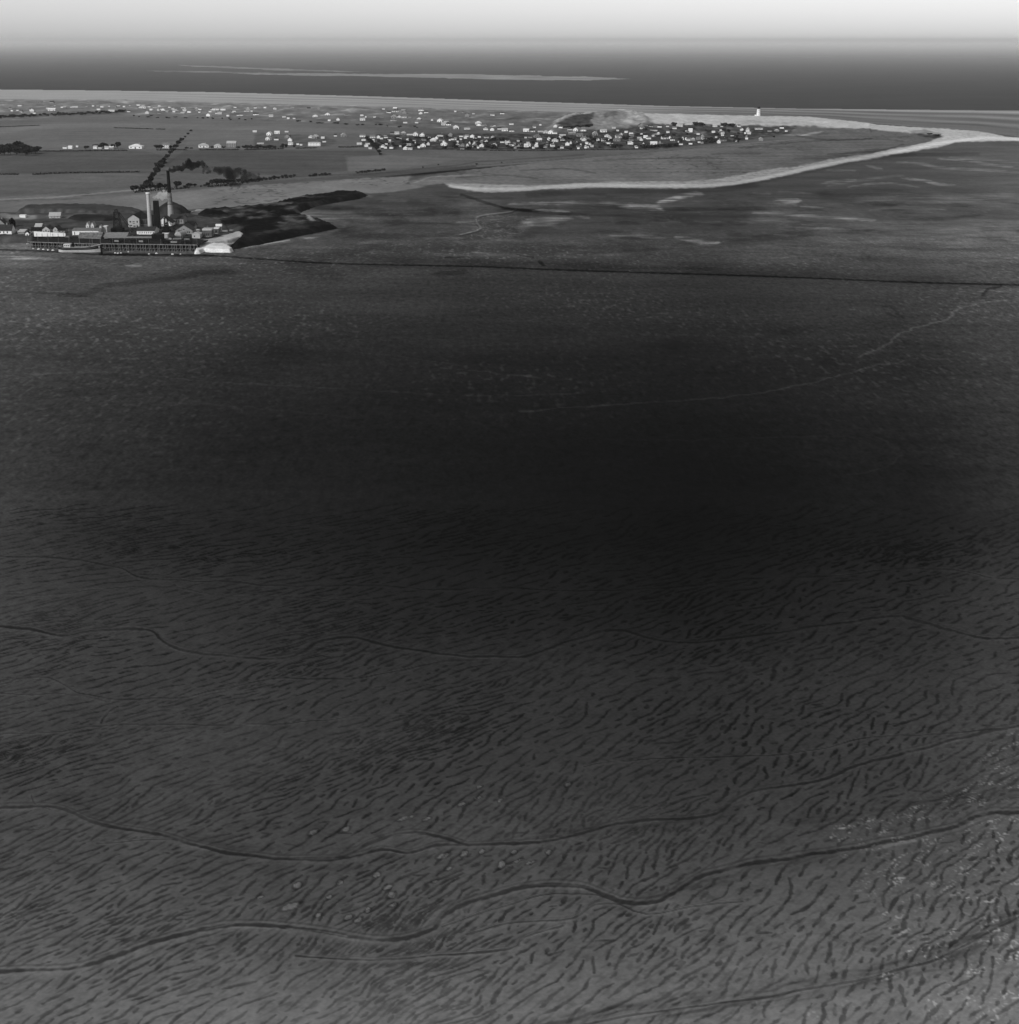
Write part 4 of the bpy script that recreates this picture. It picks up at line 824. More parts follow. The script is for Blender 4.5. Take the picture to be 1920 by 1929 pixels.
CHX, CHY, CHZ = brick_chimney('tall tapering chimney, banded below and soot black above, pouring out smoke', 322.3, 412, 321.5, 12.2, 5.6, 363, BRICK)

def cooling_tower():
    x, y = map(float, unproj(297, 431, YARD_Z)); m = float(unproj(298, 431, YARD_Z)[0] - x); z = z_for(x, y, 378) - YARD_Z
    r = tag(empty('cooling_tower', (x, y, YARD_Z)), 'dark timber cooling tower breathing white steam between the two chimneys', 'tower')
    a, b_ = 5.6 * m, 4.4 * m
    MB().add([(-a, -a, 0), (a, -a, 0), (a, a, 0), (-a, a, 0), (-b_, -b_, z), (b_, -b_, z), (b_, b_, z), (-b_, b_, z)], [(0, 1, 5, 4), (1, 2, 6, 5), (2, 3, 7, 6), (3, 0, 4, 7), (0, 3, 2, 1), (4, 5, 6, 7)]).build('casing', TIMBER, r)
    for k in range(5):
        t = (k + .6) / 5.4; w = a + (b_ - a) * t + .06
        MB().box(-w, w, -w, w, z * t, z * t + .35).build('waling', IRON, r)
cooling_tower()

def headframe(label, px, yb, yt, s=1.0):
    x, y = map(float, unproj(px, yb, YARD_Z)); z = z_for(x, y, yt) - YARD_Z
    r = tag(empty('headframe', (x, y, YARD_Z)), label, 'headframe', 'pit headframes')
    w = 2.6 * s; t = 1.5 * s; pts = [(-1, -1), (1, -1), (1, 1), (-1, 1)]
    for a, b_ in pts: MB().bar((a * w, b_ * w, 0), (a * t, b_ * t, z * .86), .28).build('leg', IRON, r)
    for a in (-1, 1): MB().bar((w * 1.2 + 7 * s, a * w, 0), (t, a * t, z * .86), .26).build('backstay', IRON, r)
    bm = MB()
    for k in range(5):
        f0, f1 = k / 5 * .86, (k + 1) / 5 * .86
        for i in range(4):
            (a, b_), (c, d) = pts[i], pts[(i + 1) % 4]; w0 = w + (t - w) * f0 / .86; w1 = w + (t - w) * f1 / .86
            bm.bar((a * w0, b_ * w0, f0 * z), (c * w1, d * w1, f1 * z), .12, 4); bm.bar((c * w0, d * w0, f0 * z), (a * w1, b_ * w1, f1 * z), .12, 4); bm.bar((a * w1, b_ * w1, f1 * z), (c * w1, d * w1, f1 * z), .14, 4)
    bm.build('bracing', IRON, r)
    MB().box(-t - .6, t + .6, -t - .6, t + .6, z * .86, z * .86 + .3).build('platform', TIMBER, r)
    for b_ in (-.7, .7):
        wm = MB(); n = 20; R = z * .07
        for i in range(n):
            a0, a1 = 2 * math.pi * i / n, 2 * math.pi * (i + 1) / n
            wm.bar((R * math.cos(a0), b_, z * .93 + R * math.sin(a0)), (R * math.cos(a1), b_, z * .93 + R * math.sin(a1)), .13, 5)
            if i % 3 == 0: wm.bar((0, b_, z * .93), (R * math.cos(a0), b_, z * .93 + R * math.sin(a0)), .06, 4)
        wm.build('sheave_wheel', IRON, r)
    MB().prism([(-w * 1.5, 0), (w * 1.5, 0), (w * 1.5, z * .16), (0, z * .22), (-w * 1.5, z * .16)], 'y', -w - 1, w + 1).build('bank_house', TIMBER, r)
headframe('black lattice headframe standing left of the pale gabled winding house', 222, 436, 394, 1.25)
headframe('low black headframe in front of the steep white gabled washery', 314, 437, 407, .8)

# jetty
def jetty():
    def seg(xl, xr, yfl, yfr, zt, label):
        a = np.array(unproj(xl, yfl, 0)); b_ = np.array(unproj(xr, yfr, 0)); Lg = float(np.hypot(*(b_ - a))); ang = math.atan2(b_[1] - a[1], b_[0] - a[0])
        r = tag(empty('timber_jetty', (float(a[0]), float(a[1]), 0), ang), label, 'jetty', 'sections of the timber jetty')
        dz = zt; D = 30.0
        MB().box(0, Lg, 0, D, dz - .9, dz).build('deck', TIMBER, r)
        MB().box(0, Lg, -.25, -.003, dz - .5, dz + .15).build('kerb_beam', GREYWOOD, r)
        n = int(Lg / 2.3); pm = MB().bar((0, 0, -1.0), (0, 0, dz - .5), .24, 7).mesh('pile', GREYWOOD)
        for i in range(n + 1): p = link(bpy.data.objects.new('pile', pm), r); p.location = (i * Lg / n + .5 * math.sin(i * 2.3), -.5 + .15 * math.sin(i * 1.7), 0); p.rotation_euler = (.03 * math.sin(i * 3.1), .05 * math.sin(i * 1.3), 0)
        qm = MB().bar((0, 0, -.5), (0, 0, dz - .9), .26, 6).mesh('rear_pile', TIMBER)
        for i in range(0, n + 1, 2):
            p = link(bpy.data.objects.new('rear_pile', qm), r); p.location = (i * Lg / n, 4.5, 0)
        br = MB()
        for i in range(n): br.bar((i * Lg / n, -.6, .4), ((i + .55) * Lg / n, 2.2, dz * .55), .14, 5)
        br.build('bracing', GREYWOOD, r)
        MB().box(0, Lg, -.62, -.45, dz * .42, dz * .42 + .22).build('waling', GREYWOOD, r)
        MB().box(0, Lg, 6, 6.4, -1, dz - .95).build('back_boarding', TIMBER, r)
        k = int(Lg / 9)
        lm = MB().bar((0, 0, 0), (0, 0, 4.2), .10, 6).mesh('mooring_post', GREYWOOD)
        for i in range(k + 1):
            p = link(bpy.data.objects.new('mooring_post', lm), r); p.location = (i * Lg / k, .4, dz)
        return r, Lg
    z1 = height_at(120, 469, 457.5); z2 = height_at(280, 474, 460.5)
    seg(53, 189.5, 466.5, 471, z1, 'left section of the black timber jetty, behind the moored ship')
    seg(190.5, 372, 472, 474.5, z2, 'right section of the black timber jetty, running to the white embankment')
    x, y = map(float, unproj(190.8, 480, 0)); r = tag(empty('mooring_dolphin', (x, y, 0)), 'stout black timber mooring dolphin at the bow of the ship', 'dolphin')
    for i, (a, b_) in enumerate([(0, 0), (.75, 0), (0, .75), (.75, .75)]): MB().bar((a, b_, -1), (a * .8, b_ * .8, 6.4), .36, 8).build('pile', TIMBER, r)
    MB().box(-.4, 1.1, -.4, 1.1, 5.2, 5.5).build('strap', IRON, r)
jetty()

# moored ship
def ship():
    xa, ya = unproj(109, 475.5, 0); xb, yb_ = unproj(189.3, 475.5, 0); Lg = float(xb - xa); m = Lg / 80.3
    r = tag(empty('cargo_ship', (float(xa) + Lg / 2, float(ya) + 3.4, 0)), 'small coasting cargo ship, black above and pale below, moored at the jetty', 'ship')
    n = 25; secs = []
    for i in range(n):
        t = i / (n - 1); xx = -Lg / 2 + t * Lg
        half = 3.6 * (1 - max(0, (t - .74) / .26) ** 2.2) * (1 - 0.72 * max(0, (.16 - t) / .16) ** 2)
        half = max(half, .12); sheer = 3.9 + 2.0 * max(0, (t - .55) / .45) ** 2 + .9 * max(0, (.25 - t) / .25) ** 2
        secs.append((xx, half, sheer, t))
    def band(f0, f1, inset, mat, name, par, cap=False):
        vs = []; fs = []
        for xx, hf, sh, t in secs:
            z0_, z1_ = f0(sh, t), f1(sh, t); keel = xx + (0 if t < .5 else 0)
            k = inset
            vs += [(keel, -hf * k, z0_), (keel, -hf, z1_), (keel, hf, z1_), (keel, hf * k, z0_)]
        for i in range(n - 1):
            a = 4 * i
            fs += [(a, a + 4, a + 5, a + 1), (a + 2, a + 6, a + 7, a + 3), (a + 3, a + 7, a + 4, a)]
            if cap: fs.append((a + 1, a + 5, a + 6, a + 2))
        fs += [(0, 1, 2, 3), (4 * n - 1, 4 * n - 2, 4 * n - 3, 4 * n - 4)]
        return MB().add(vs, fs).build(name, mat, par)
    hull = band(lambda s, t: s * .46 + .3 * t, lambda s, t: s, .97, HULL, 'hull', r)
    band(lambda s, t: -.3, lambda s, t: s * .46 + .3 * t - .004, .80, BOOT, 'hull_bottom', hull, True)
    band(lambda s, t: s - 1.1, lambda s, t: s - .9, 1.0, grey('ship_deck', .16, .9, .2), 'deck', r, True)
    rail = MB()
    for i in range(n - 1):
        for sg in (-1, 1): rail.bar((secs[i][0], sg * secs[i][1], secs[i][2] + .05), (secs[i + 1][0], sg * secs[i + 1][1], secs[i + 1][2] + .05), .13, 5)
    rail.build('rail', PALE, r)
    x0 = -Lg / 2
    wh = MB().box(x0 + 4.5, x0 + 9.5, -1.9, 1.9, 2.6, 6.0).box(x0 + 4.3, x0 + 9.7, -2.1, 2.1, 6.003, 6.2).build('wheelhouse', CREAM, r)
    for k in range(3): MB().box(x0 + 5.0 + k * 1.5, x0 + 6.0 + k * 1.5, -1.95, -1.85, 4.7, 5.5).build('window', GLASS, wh)
    MB().lathe([(.75, 2.8), (.7, 7.6), (.78, 7.61), (.78, 7.9)], 14, x0 + 11.6, 0).build('funnel', HULL, r, True)
    for a in (.40, .60): MB().box(x0 + Lg * a - 3, x0 + Lg * a + 3, -2, 2, 2.7, 4.0).build('hatch', MID, r)
    for a in (.50, .80):
        ms = MB().bar((x0 + Lg * a, 0, 2.7), (x0 + Lg * a, 0, 13 - 3 * (a > .6)), .16).build('mast', GREYWOOD, r)
        if a < .6: MB().bar((x0 + Lg * a, 0, 4.2), (x0 + Lg * a + 6, 0, 7.4), .09).build('boom', GREYWOOD, ms)
    MB().prism([(Lg / 2 - 8, 2.9), (Lg / 2 - .8, 3.3), (Lg / 2 - .8, 5.1), (Lg / 2 - 8, 4.5)], 'y', -1.4, 1.4).build('forecastle', MID, r)
    MB().box(x0 - .5, x0 + .1, -.1, .1, -.6, 2.4).build('rudder', TIMBER, r)
ship()

# small boats hauled out left of the jetty and pale boulders on the shore
rs = random.Random(8)
rock = []
for k in range(3):
    bm = bmesh.new(); bmesh.ops.create_icosphere(bm, subdivisions=2, radius=1)
    for v in bm.verts: v.co *= 0.8 + .35 * rs.random(); v.co.z *= .6
    me = bpy.data.meshes.new('boulder'); bm.to_mesh(me); bm.free(); me.materials.append(CREAM); rock.append(me)
for k, (px, py, s) in enumerate([(6, 451, 1.2), (15, 453, 1.5), (22, 451, 1.0), (29, 453, 1.1), (37, 456, 1.6), (45, 454, .9), (52, 460, 1.1), (63, 469, .9), (73, 470, 1.3), (82, 470.5, 1.2), (91, 471.5, 1.1), (100, 472, 1.2), (217, 477, 1.0), (222, 477.5, 1.0), (228, 477, .9), (242, 475, .8), (281, 479, 1.0), (295, 478, 1.3), (325, 479.5, 1.2), (340, 479, .8)]):
    o = link(bpy.data.objects.new('boulder', rock[k % 3])); x, y, z = place(px, py); o.location = (x, y, z + .2); o.scale = (s * .9, s * .9, s); o.rotation_euler.z = k
    tag(o, ('pale boulder on the mud bank below the jetty, %s from the left' if k >= 7 else 'pale boulder on the shore left of the jetty, %s from the left') % ['first', 'second', 'third', 'fourth', 'fifth', 'sixth', 'seventh', 'eighth', 'ninth', 'tenth', 'eleventh', 'twelfth', 'thirteenth'][k if k < 7 else k - 7], 'boulder', 'pale boulders along the shore')

# lighthouse
def lighthouse():
    x, y, z = place(1429, 218.5); m = float(unproj(1430, 218.5)[0] - unproj(1429, 218.5)[0]); top = z_for(x, y, 205) - z
    r = tag(empty('lighthouse', (x, y, z)), 'white round lighthouse with dark lantern standing on the beach', 'lighthouse')
    rb = 3.7 * m
    MB().lathe([(rb * 1.05, 0), (rb, top * .1), (rb * .86, top * .95), (rb * .95, top)], 28).build('tower', WHITE, r, True)
    g = MB().lathe([(rb * 1.02, top + .01), (rb * 1.02, top + .5)], 28).build('gallery', MID, r)
    rl = MB()
    for i in range(14):
        a = 2 * math.pi * i / 14; rl.bar((rb * math.cos(a), rb * math.sin(a), top + .5), (rb * math.cos(a), rb * math.sin(a), top + 1.7), .09, 4)
    rl.lathe([(rb, top + 1.62), (rb, top + 1.75)], 20).build('railing', IRON, g)
    lt = MB().lathe([(rb * .62, top + .5), (rb * .62, top + 3.4)], 16).build('lantern', grey('lantern_glazing', .02, .3, .2), r)
    MB().lathe([(rb * .72, top + 3.41), (rb * .50, top + 4.2), (rb * .2, top + 5.0), (rb * .06, top + 6.0)], 16).build('lantern_roof', SLATE, lt, True)
    for k in range(3): MB().box(-.5, .5, -rb * 1.0, -rb * .8, top * (.25 + .25 * k), top * (.25 + .25 * k) + 1.3).build('window', GLASS, r)
    p = MB().box(-rb * 1.9, -rb * .5, -2, 2, 0, 3.0).build('porch', WHITE, r)
lighthouse()

# ---------------------------------------------------------------- smoke and steam
def plume(name, puffs, ydepth, col, dens, label, seed, soft=1.0):
    rr = random.Random(seed); bm = bmesh.new()
    for (px, py, rad) in puffs:
        z = z_for(CHX, ydepth, py); x = (px - CX) / F * (ydepth * CA + (H - z) * SA); m = 0.47
        for k in range(11):
            R = rad * m * rr.uniform(.22, .62); mat = bmesh.ops.create_icosphere(bm, subdivisions=2, radius=R)
            off = Vector((rr.gauss(0, .50), rr.gauss(0, .5), rr.gauss(0, .42))) * rad * m
            for v in mat['verts']: v.co += off + Vector((x, ydepth, z))
    me = bpy.data.meshes.new(name); bm.to_mesh(me); bm.free()
    m = bpy.data.materials.new(name + '_volume'); m.use_nodes = True; n = m.node_tree.nodes; l = m.node_tree.links; n.clear()
    out = n.new('ShaderNodeOutputMaterial'); v = n.new('ShaderNodeVolumePrincipled'); l.new(v.outputs[0], out.inputs['Volume'])
    v.inputs['Color'].default_value = (col, col, col, 1)
    v.inputs['Density'].default_value = dens
    me.materials.append(m); o = link(bpy.data.objects.new(name, me))
    md = o.modifiers.new('merge', 'REMESH'); md.mode = 'VOXEL'; md.voxel_size = .6
    tag(o, label, 'smoke', kind='stuff'); return o
plume('smoke', [(321, 320.5, 4.6), (324, 319.5, 5), (327, 319.5, 5.5), (331, 320, 5.5), (336, 319, 6), (341, 317, 6), (347, 315, 7), (353, 311, 8), (358, 309, 8), (359, 318, 6), (364, 312, 7), (370, 308, 6), (377, 309, 7), (383, 312, 6)], CHY, 0.01, .42, 'thick black smoke leaving the tall chimney', 1, .45)
plume('smoke', [(388, 318, 6), (386, 325, 5), (396, 322, 5), (406, 318, 7), (414, 322, 9), (424, 324, 11), (434, 326, 12), (442, 332, 12), (436, 338, 10), (448, 322, 8), (456, 334, 10), (467, 333, 9), (478, 334, 8), (490, 336, 7), (440, 347, 8), (450, 350, 6)], CHY + 3, 0.02, .22, 'thin torn drift of black smoke trailing right of the chimney', 2, .9)
plume('steam', [(290, 371, 3), (294, 371, 4), (299, 369, 5), (304, 366, 6), (309, 365, 6.5), (314, 365, 6), (306, 372, 5), (315, 373, 4), (319, 368, 5)], CHY + 8, 0.98, .30, 'white steam drifting from the dark cooling tower', 3, .5)

# coal wagons, poles and timber stacks that clutter the quay
def wagon_parts():
    b = MB().box(-2.4, 2.4, -1.1, 1.1, .8, 2.2).box(-2.5, 2.5, -1.2, 1.2, 2.203, 2.3).mesh('body', TIMBER)
    c = MB().prism([(-2.2, 2.25), (2.2, 2.25), (1.2, 2.8), (-1.2, 2.8)], 'y', -1, 1).mesh('coal_load', FELT)
    w = MB()
    for i in range(12):
        a0, a1 = math.pi * i / 6, math.pi * (i + 1) / 6; w.bar((.45 * math.cos(a0), 0, .45 + .45 * math.sin(a0)), (.45 * math.cos(a1), 0, .45 + .45 * math.sin(a1)), .07, 4)
    w.bar((0, -.04, .45), (0, .04, .45), .4, 10)
    return b, c, w.mesh('wheel', IRON)
WB, WC, WW = wagon_parts(); WG = MB().box(-2.4, 2.4, -1.1, 1.1, .8, 2.2).mesh('body', MID)
wl_ = [(214, 456.5), (222, 456.6), (230, 456.7), (252, 457), (260, 457.1), (268, 457.2), (276, 457.3), (312, 458.2), (320, 458.4), (328, 458.6), (348, 459.4), (356, 459.6)]
for i, (px, py) in enumerate(wl_):
    x, y = map(float, unproj(px, py, 5.9)); r = tag(empty('coal_wagon', (x, y, 5.75), -.02), '%s coal wagon from the left on the jetty deck, %s' % (ORD_[i], 'grey sided' if i % 4 == 1 else 'black sided'), 'wagon', 'coal wagons on the jetty')
    link(bpy.data.objects.new('body', WG if i % 4 == 1 else WB), r); link(bpy.data.objects.new('coal_load', WC), r)
    for a in (-1.5, 1.5):
        for b_ in (-.9, .9): o = link(bpy.data.objects.new('wheel', WW), r); o.location = (a, b_, 0)
PM = MB().bar((0, 0, 0), (0, 0, 8), .12, 6).mesh('post', GREYWOOD); AM = MB().bar((-1, 0, 7.4), (1, 0, 7.4), .08, 4).bar((-.7, 0, 6.8), (.7, 0, 6.8), .08, 4).mesh('crossarm', GREYWOOD)
for i, (px, py) in enumerate([(58, 446), (96, 449), (131, 450), (176, 450), (208, 446), (246, 444), (300, 448), (344, 450), (369, 445), (392, 443)]):
    x, y = map(float, unproj(px, py, YARD_Z)); r = tag(empty('telegraph_pole', (x, y, YARD_Z)), 'thin grey telegraph pole in the colliery yard, %s from the left' % ORD_[i], 'pole', 'telegraph poles of the colliery yard')
    link(bpy.data.objects.new('post', PM), r); link(bpy.data.objects.new('crossarm', AM), r)
rt_ = random.Random(3)
for i, (px, py, sx) in enumerate([(126, 447, 3), (210, 441, 4), (232, 442, 5), (247, 446, 3), (318, 451, 4), (334, 451, 6), (352, 452, 4), (372, 434, 5), (424, 436, 4), (436, 435, 3)]):
    x, y = map(float, unproj(px, py, YARD_Z)); m = MB()
    for k in range(5):
        for j in range(3): m.box(-sx / 2 + rt_.uniform(-.4, .2), sx / 2 + rt_.uniform(-.2, .4), -1 + k * .42, -.62 + k * .42, j * .42, j * .42 + .36)
    o = m.build('timber_stack', [GREYWOOD, PALE, MID][i % 3]); o.location = (x, y, YARD_Z); o.rotation_euler.z = rt_.uniform(-.5, .5)
    tag(o, 'stack of %s pit props lying in the yard, %s from the left' % (['weathered', 'pale', 'dull grey'][i % 3], ORD_[i]), 'timber stack', 'stacks of pit props')

# ---------------------------------------------------------------- trees, bushes and hedges
ORD = ['zeroth', 'first', 'second', 'third', 'fourth', 'fifth', 'sixth', 'seventh', 'eighth', 'ninth', 'tenth', 'eleventh', 'twelfth', 'thirteenth', 'fourteenth', 'fifteenth', 'sixteenth', 'seventeenth', 'eighteenth', 'nineteenth', 'twentieth']
TENS = {20: 'twenty', 30: 'thirty', 40: 'forty', 50: 'fifty', 60: 'sixty', 70: 'seventy', 80: 'eighty', 90: 'ninety'}
def ordinal(n): return ORD[n] if n <= 20 else (TENS[n // 10 * 10] + '-' + ORD[n % 10] if n % 10 else TENS[n // 10 * 10][:-1] + 'ieth')
def crown_mesh(seed, n, mat, name='crown', flat=1.0, leaf=.11):
    rr = random.Random(seed); vs = []; fs = []
    lumps = [(0, 0, .62, .36)] + [(rr.uniform(-.28, .28), rr.uniform(-.28, .28), rr.uniform(.42, .82), rr.uniform(.15, .26)) for _ in range(8)]
    for k in range(n):
        lx, ly, lz, lr = rr.choice(lumps); d = Vector((rr.gauss(0, 1), rr.gauss(0, 1), rr.gauss(0, 1))).normalized() * lr * rr.uniform(.45, 1.08)
        c = Vector((lx, ly, lz * flat)) + d; c.z = max(c.z, .12)
        u = Vector((rr.gauss(0, 1), rr.gauss(0, 1), rr.gauss(0, 1))).normalized(); w = u.orthogonal().normalized(); s = leaf * rr.uniform(.5, 1.2); i = len(vs)
        vs += [c + u * s, c + w * s, c - u * s * .9, c - w * s]; fs.append((i, i + 1, i + 2, i + 3))
    me = bpy.data.meshes.new(name); me.from_pydata(vs, [], fs); me.materials.append(mat); return me
def trunk_mesh():
    m = MB(); m.bar((0, 0, 0), (0, 0, .42), .035, 6)
    for a in (0, 2.1, 4.2): m.bar((0, 0, .3), (.2 * math.cos(a), .2 * math.sin(a), .6), .018, 5)
    return m.mesh('trunk', BARK)
CR = [crown_mesh(i, 330, LEAF) for i in range(5)]; TR = trunk_mesh(); BU = [crown_mesh(20 + i, 200, LEAF2, 'foliage', .72) for i in range(4)]
def tree(px, py, w, h, label, group, k):
    x, y, z = place(px, py); m = float(unproj(px + 1, py)[0] - unproj(px, py)[0])
    r = tag(empty('broadleaf_tree', (x, y, z), k * 1.3), label, 'tree', group); hz = h * m * 1.05; wz = w * m * 1.25
    r.scale = (wz, wz, hz)
    link(bpy.data.objects.new('crown', CR[k % 5]), r); link(bpy.data.objects.new('trunk', TR), r)
def bush(px, py, w, h, label, group, k, yz=None):
    x, y, z = place(px, py); m = float(unproj(px + 1, py)[0] - unproj(px, py)[0])
    o = link(bpy.data.objects.new('bush', BU[k % 4])); o.location = (x, y, (yz if yz is not None else z) - .1 * h * m); o.rotation_euler.z = k * .9; o.scale = (w * m * 1.25, w * m * 1.25, h * m * 1.2)
    tag(o, label, 'bush', group)
def row(pts, fmt, group, fn):
    pts = sorted(pts, key=lambda p: p[0])
    for i, (px, py, w, h) in enumerate(pts): fn(px, py, w, h, fmt % ordinal(i + 1), group, i)
lane = [(266, 361, 11, 9), (272, 359, 13, 12), (279, 353, 13, 14), (285, 346, 12, 14), (289, 337, 11, 12), (295, 330, 13, 14), (300, 322, 15, 16), (306, 314, 12, 13), (310, 306, 9, 9), (316, 299, 9, 8), (321, 292, 9, 8), (326, 286, 9, 7), (331, 280, 9, 8), (337, 274, 10, 9), (343, 267, 8, 7), (349, 260, 5, 4), (354, 254, 5, 4), (360, 248, 5, 4)]
row(lane, 'dark tree in the slanting lane row above the chimneys, %s from its lower left end', 'trees along the slanting lane', tree)
row([(252, 361, 15, 11), (284, 357, 13, 12), (297, 357, 9, 9), (303, 357, 12, 12), (313, 356, 9, 9), (334, 355, 14, 13), (349, 354, 8, 5), (357, 353, 11, 8), (368, 352, 7, 6), (392, 351, 8, 7), (400, 350, 11, 11), (408, 349, 12, 12), (416, 348, 11, 11), (424, 347, 10, 9), (431, 347, 10, 8), (440, 346, 8, 7), (449, 345, 8, 8)], 'round dark tree in the hedgerow behind the chimneys, %s from the left', 'hedgerow trees behind the colliery', tree)
row([(379, 352, 4, 4), (386, 351, 5, 5)] + [(458 + i * 7.4, 344.5 - i * .85, 8, 6 + (i * 37 % 3)) for i in range(14)] + [(584 + i * 6, 332.5 - i * .5, 7, 4.5 + (i % 3)) for i in range(7)] + [(674 + i * 7, 326.5 - i * .7, 7, 4.5 + (i % 2)) for i in range(8)], 'low dark bush in the broken hedge line right of the chimneys, %s from the left', 'bushes in the broken hedge', bush)
row([(690, 262, 5, 5), (694, 266, 6, 6), (698, 270, 7, 8), (702, 275, 8, 10), (706, 280, 9, 11), (710, 285, 9, 11), (714, 290, 7, 8), (717, 293, 5, 5)], 'black tree in the short slanting row among the bungalows, %s from its upper end', 'trees in the short slanting row', tree)
rw = random.Random(5)
row([(rw.uniform(-60, 6) if i < 8 else 2 + (i - 8) * 3.6, 288 + rw.uniform(-7, 10) * (1 if i < 22 else .3), rw.uniform(12, 19), rw.uniform(11, 16)) for i in range(27)], 'dark tree of the small wood at the left edge, %s from the left', 'trees of the small wood', tree)
def belt(n, x0, x1, yl, w, h, fmt, group):
    P = sorted([(x0 + (x1 - x0) * (i + rw.random()) / n) for i in range(n)])
    row([(x, yl(x) + rw.uniform(-1.6, 1.6), rw.uniform(*w), rw.uniform(*h)) for x in P], fmt, group, bush)
belt(56, -20, 236, lambda x: 224 - max(0, x) * .045 - 2.5, (5, 10), (3.5, 6.5), 'dark scrub bush in the belt below the western dunes, %s from the left', 'scrub bushes below the western dunes')
belt(20, 245, 480, lambda x: 219 + (x - 245) * .03, (3, 7), (2, 3.6), 'small dark bush at the upper field edge near the dunes, %s from the left', 'bushes at the upper field edge')
belt(16, 560, 800, lambda x: 230 + (x - 560) * .045, (4, 9), (2.4, 4), 'dark bush at the field edge below the middle dunes, %s from the left', 'bushes below the middle dunes')
row([(195, 280, 11, 11), (201, 280, 10, 9), (213, 280, 9, 8), (222, 280, 10, 12), (162, 281, 9, 6), (295, 280, 9, 7), (303, 281, 9, 8), (322, 281, 7, 7), (182, 279, 12, 7)], 'dark garden tree beside the roadside houses, %s from the left', 'garden trees of the roadside houses', tree)
row([(460 + i * 5.2, 278.5 + (i % 2), 8, 5 + (i * 7 % 4)) for i in range(12)] + [(352, 280, 7, 4), (361, 280, 6, 3), (400, 279, 6, 5), (421, 279, 6, 5), (448, 279, 8, 4), (532, 278, 8, 9), (540, 278, 6, 8), (554, 277, 7, 5)], 'dark bush in the roadside hedge left of the long white hotel, %s from the left', 'bushes of the roadside hedge', bush)
vb = []
for i in range(170):
    x = rw.uniform(712, 1410); lo = 259 if x < 900 else (262 if x < 1180 else 244 + 0 * x); hi = np.interp(x, [700, 1060, 1240, 1400], [281, 282, 279, 268])
    vb.append((x, rw.uniform(lo, hi), rw.uniform(5, 11), rw.uniform(3, 7)))
vb += [(x, y, 13, 8) for x, y in [(1212, 279), (1222, 279), (1232, 278.5), (1242, 278), (1252, 277), (1262, 276.5), (1272, 276), (858, 279), (920, 279), (930, 280), (1066, 262), (1110, 262), (1155, 277), (1175, 262), (1182, 262), (1270, 237), (1312, 236.5), (1322, 237), (1365, 238), (1378, 239), (1390, 266), (1330, 268), (1345, 268)]]
for nm, a, b_ in [('the western third of the village', 0, 900), ('the middle of the village', 900, 1130), ('the eastern third of the village', 1130, 1500)]:
    row([v for v in vb if a <= v[0] < b_], 'dark garden bush in ' + nm + ', %s from the left', 'garden bushes of the village', bush)
row([(1058, 240, 12, 4), (1068, 241, 14, 5), (1080, 241, 14, 5), (1092, 240, 14, 6), (1104, 240, 14, 6), (1112, 238, 10, 5)], 'dark shrub in the hollow below the high dune, %s from the left', 'shrubs below the high dune', bush)
row([(-4, 429, 14, 14), (3, 430, 11, 11), (20, 436, 12, 14), (25, 436, 13, 24)], 'dark tree behind the white building at the left edge, %s from the left', 'trees by the shore building', tree)
row([(898, 310, 4, 3), (797, 316, 3, 3), (826, 311, 3, 3), (945, 307, 3, 3), (1458, 259, 4, 4), (1764, 256, 14, 4), (1752, 253, 10, 3)], 'lone dark bush on the open marsh edge, %s from the left', 'lone bushes on the marsh', bush)

def hedge(label, pts, h, w, seed, gaps=()):
    rr = random.Random(seed); vs = []; fs = []; P = smooth_line(pts, 6)
    W = [place(*p) for p in P]; o0 = W[0]
    for i in range(len(W) - 1):
        a, b_ = Vector(W[i]), Vector(W[i + 1]); L_ = (b_ - a).length; n = max(1, int(L_ / 1.6))
        for k in range(n):
            c = a.lerp(b_, k / n)
            if noise(np.array([c.x / 26.0]), np.array([seed * 3.3]), seed)[0] < -0.34: continue
            for q in range(7):
                p = c + Vector((rr.uniform(-1, 1), rr.uniform(-w, w) / 2, rr.uniform(0.1, h * rr.uniform(.6, 1)))) - Vector(o0)
                u = Vector((rr.gauss(0, 1), rr.gauss(0, 1), rr.gauss(0, 1))).normalized(); v = u.orthogonal().normalized(); s = rr.uniform(.45, .95); j = len(vs)
                vs += [p + u * s, p + v * s, p - u * s, p - v * s]; fs.append((j, j + 1, j + 2, j + 3))
    me = bpy.data.meshes.new('field_hedge'); me.from_pydata(vs, [], fs); me.materials.append(LEAF)
    o = link(bpy.data.objects.new('field_hedge', me)); o.location = o0; tag(o, label, 'hedge', 'field hedges')
hedge('broken dark hedge across the field left of the chimneys', [(-120, 329), (0, 329), (60, 329.5), (110, 327), (170, 326), (264, 324.5)], 2.2, 3, 1)
hedge('low dark roadside hedge in front of the western houses', [(-60, 286), (80, 285.5), (200, 284.5), (310, 283), (470, 282.5), (560, 280), (690, 277)], 2.2, 3, 2)
hedge('short thin hedge in the upper field under the western dunes', [(215, 241), (250, 242), (312, 244)], 1.6, 4, 3)
hedge('dark hedge crossing the foot of the lane behind the chimneys', [(256, 363), (300, 359), (340, 356), (400, 352), (460, 347)], 3.0, 4, 4)
hedge('faint hedge at the far left of the upper field', [(-60, 241), (20, 238.5), (80, 236)], 1.2, 3, 5)
hedge('thin hedge along the eastern foot of the village', [(860, 283), (1000, 284.5), (1100, 283), (1240, 281)], 1.2, 3, 6)

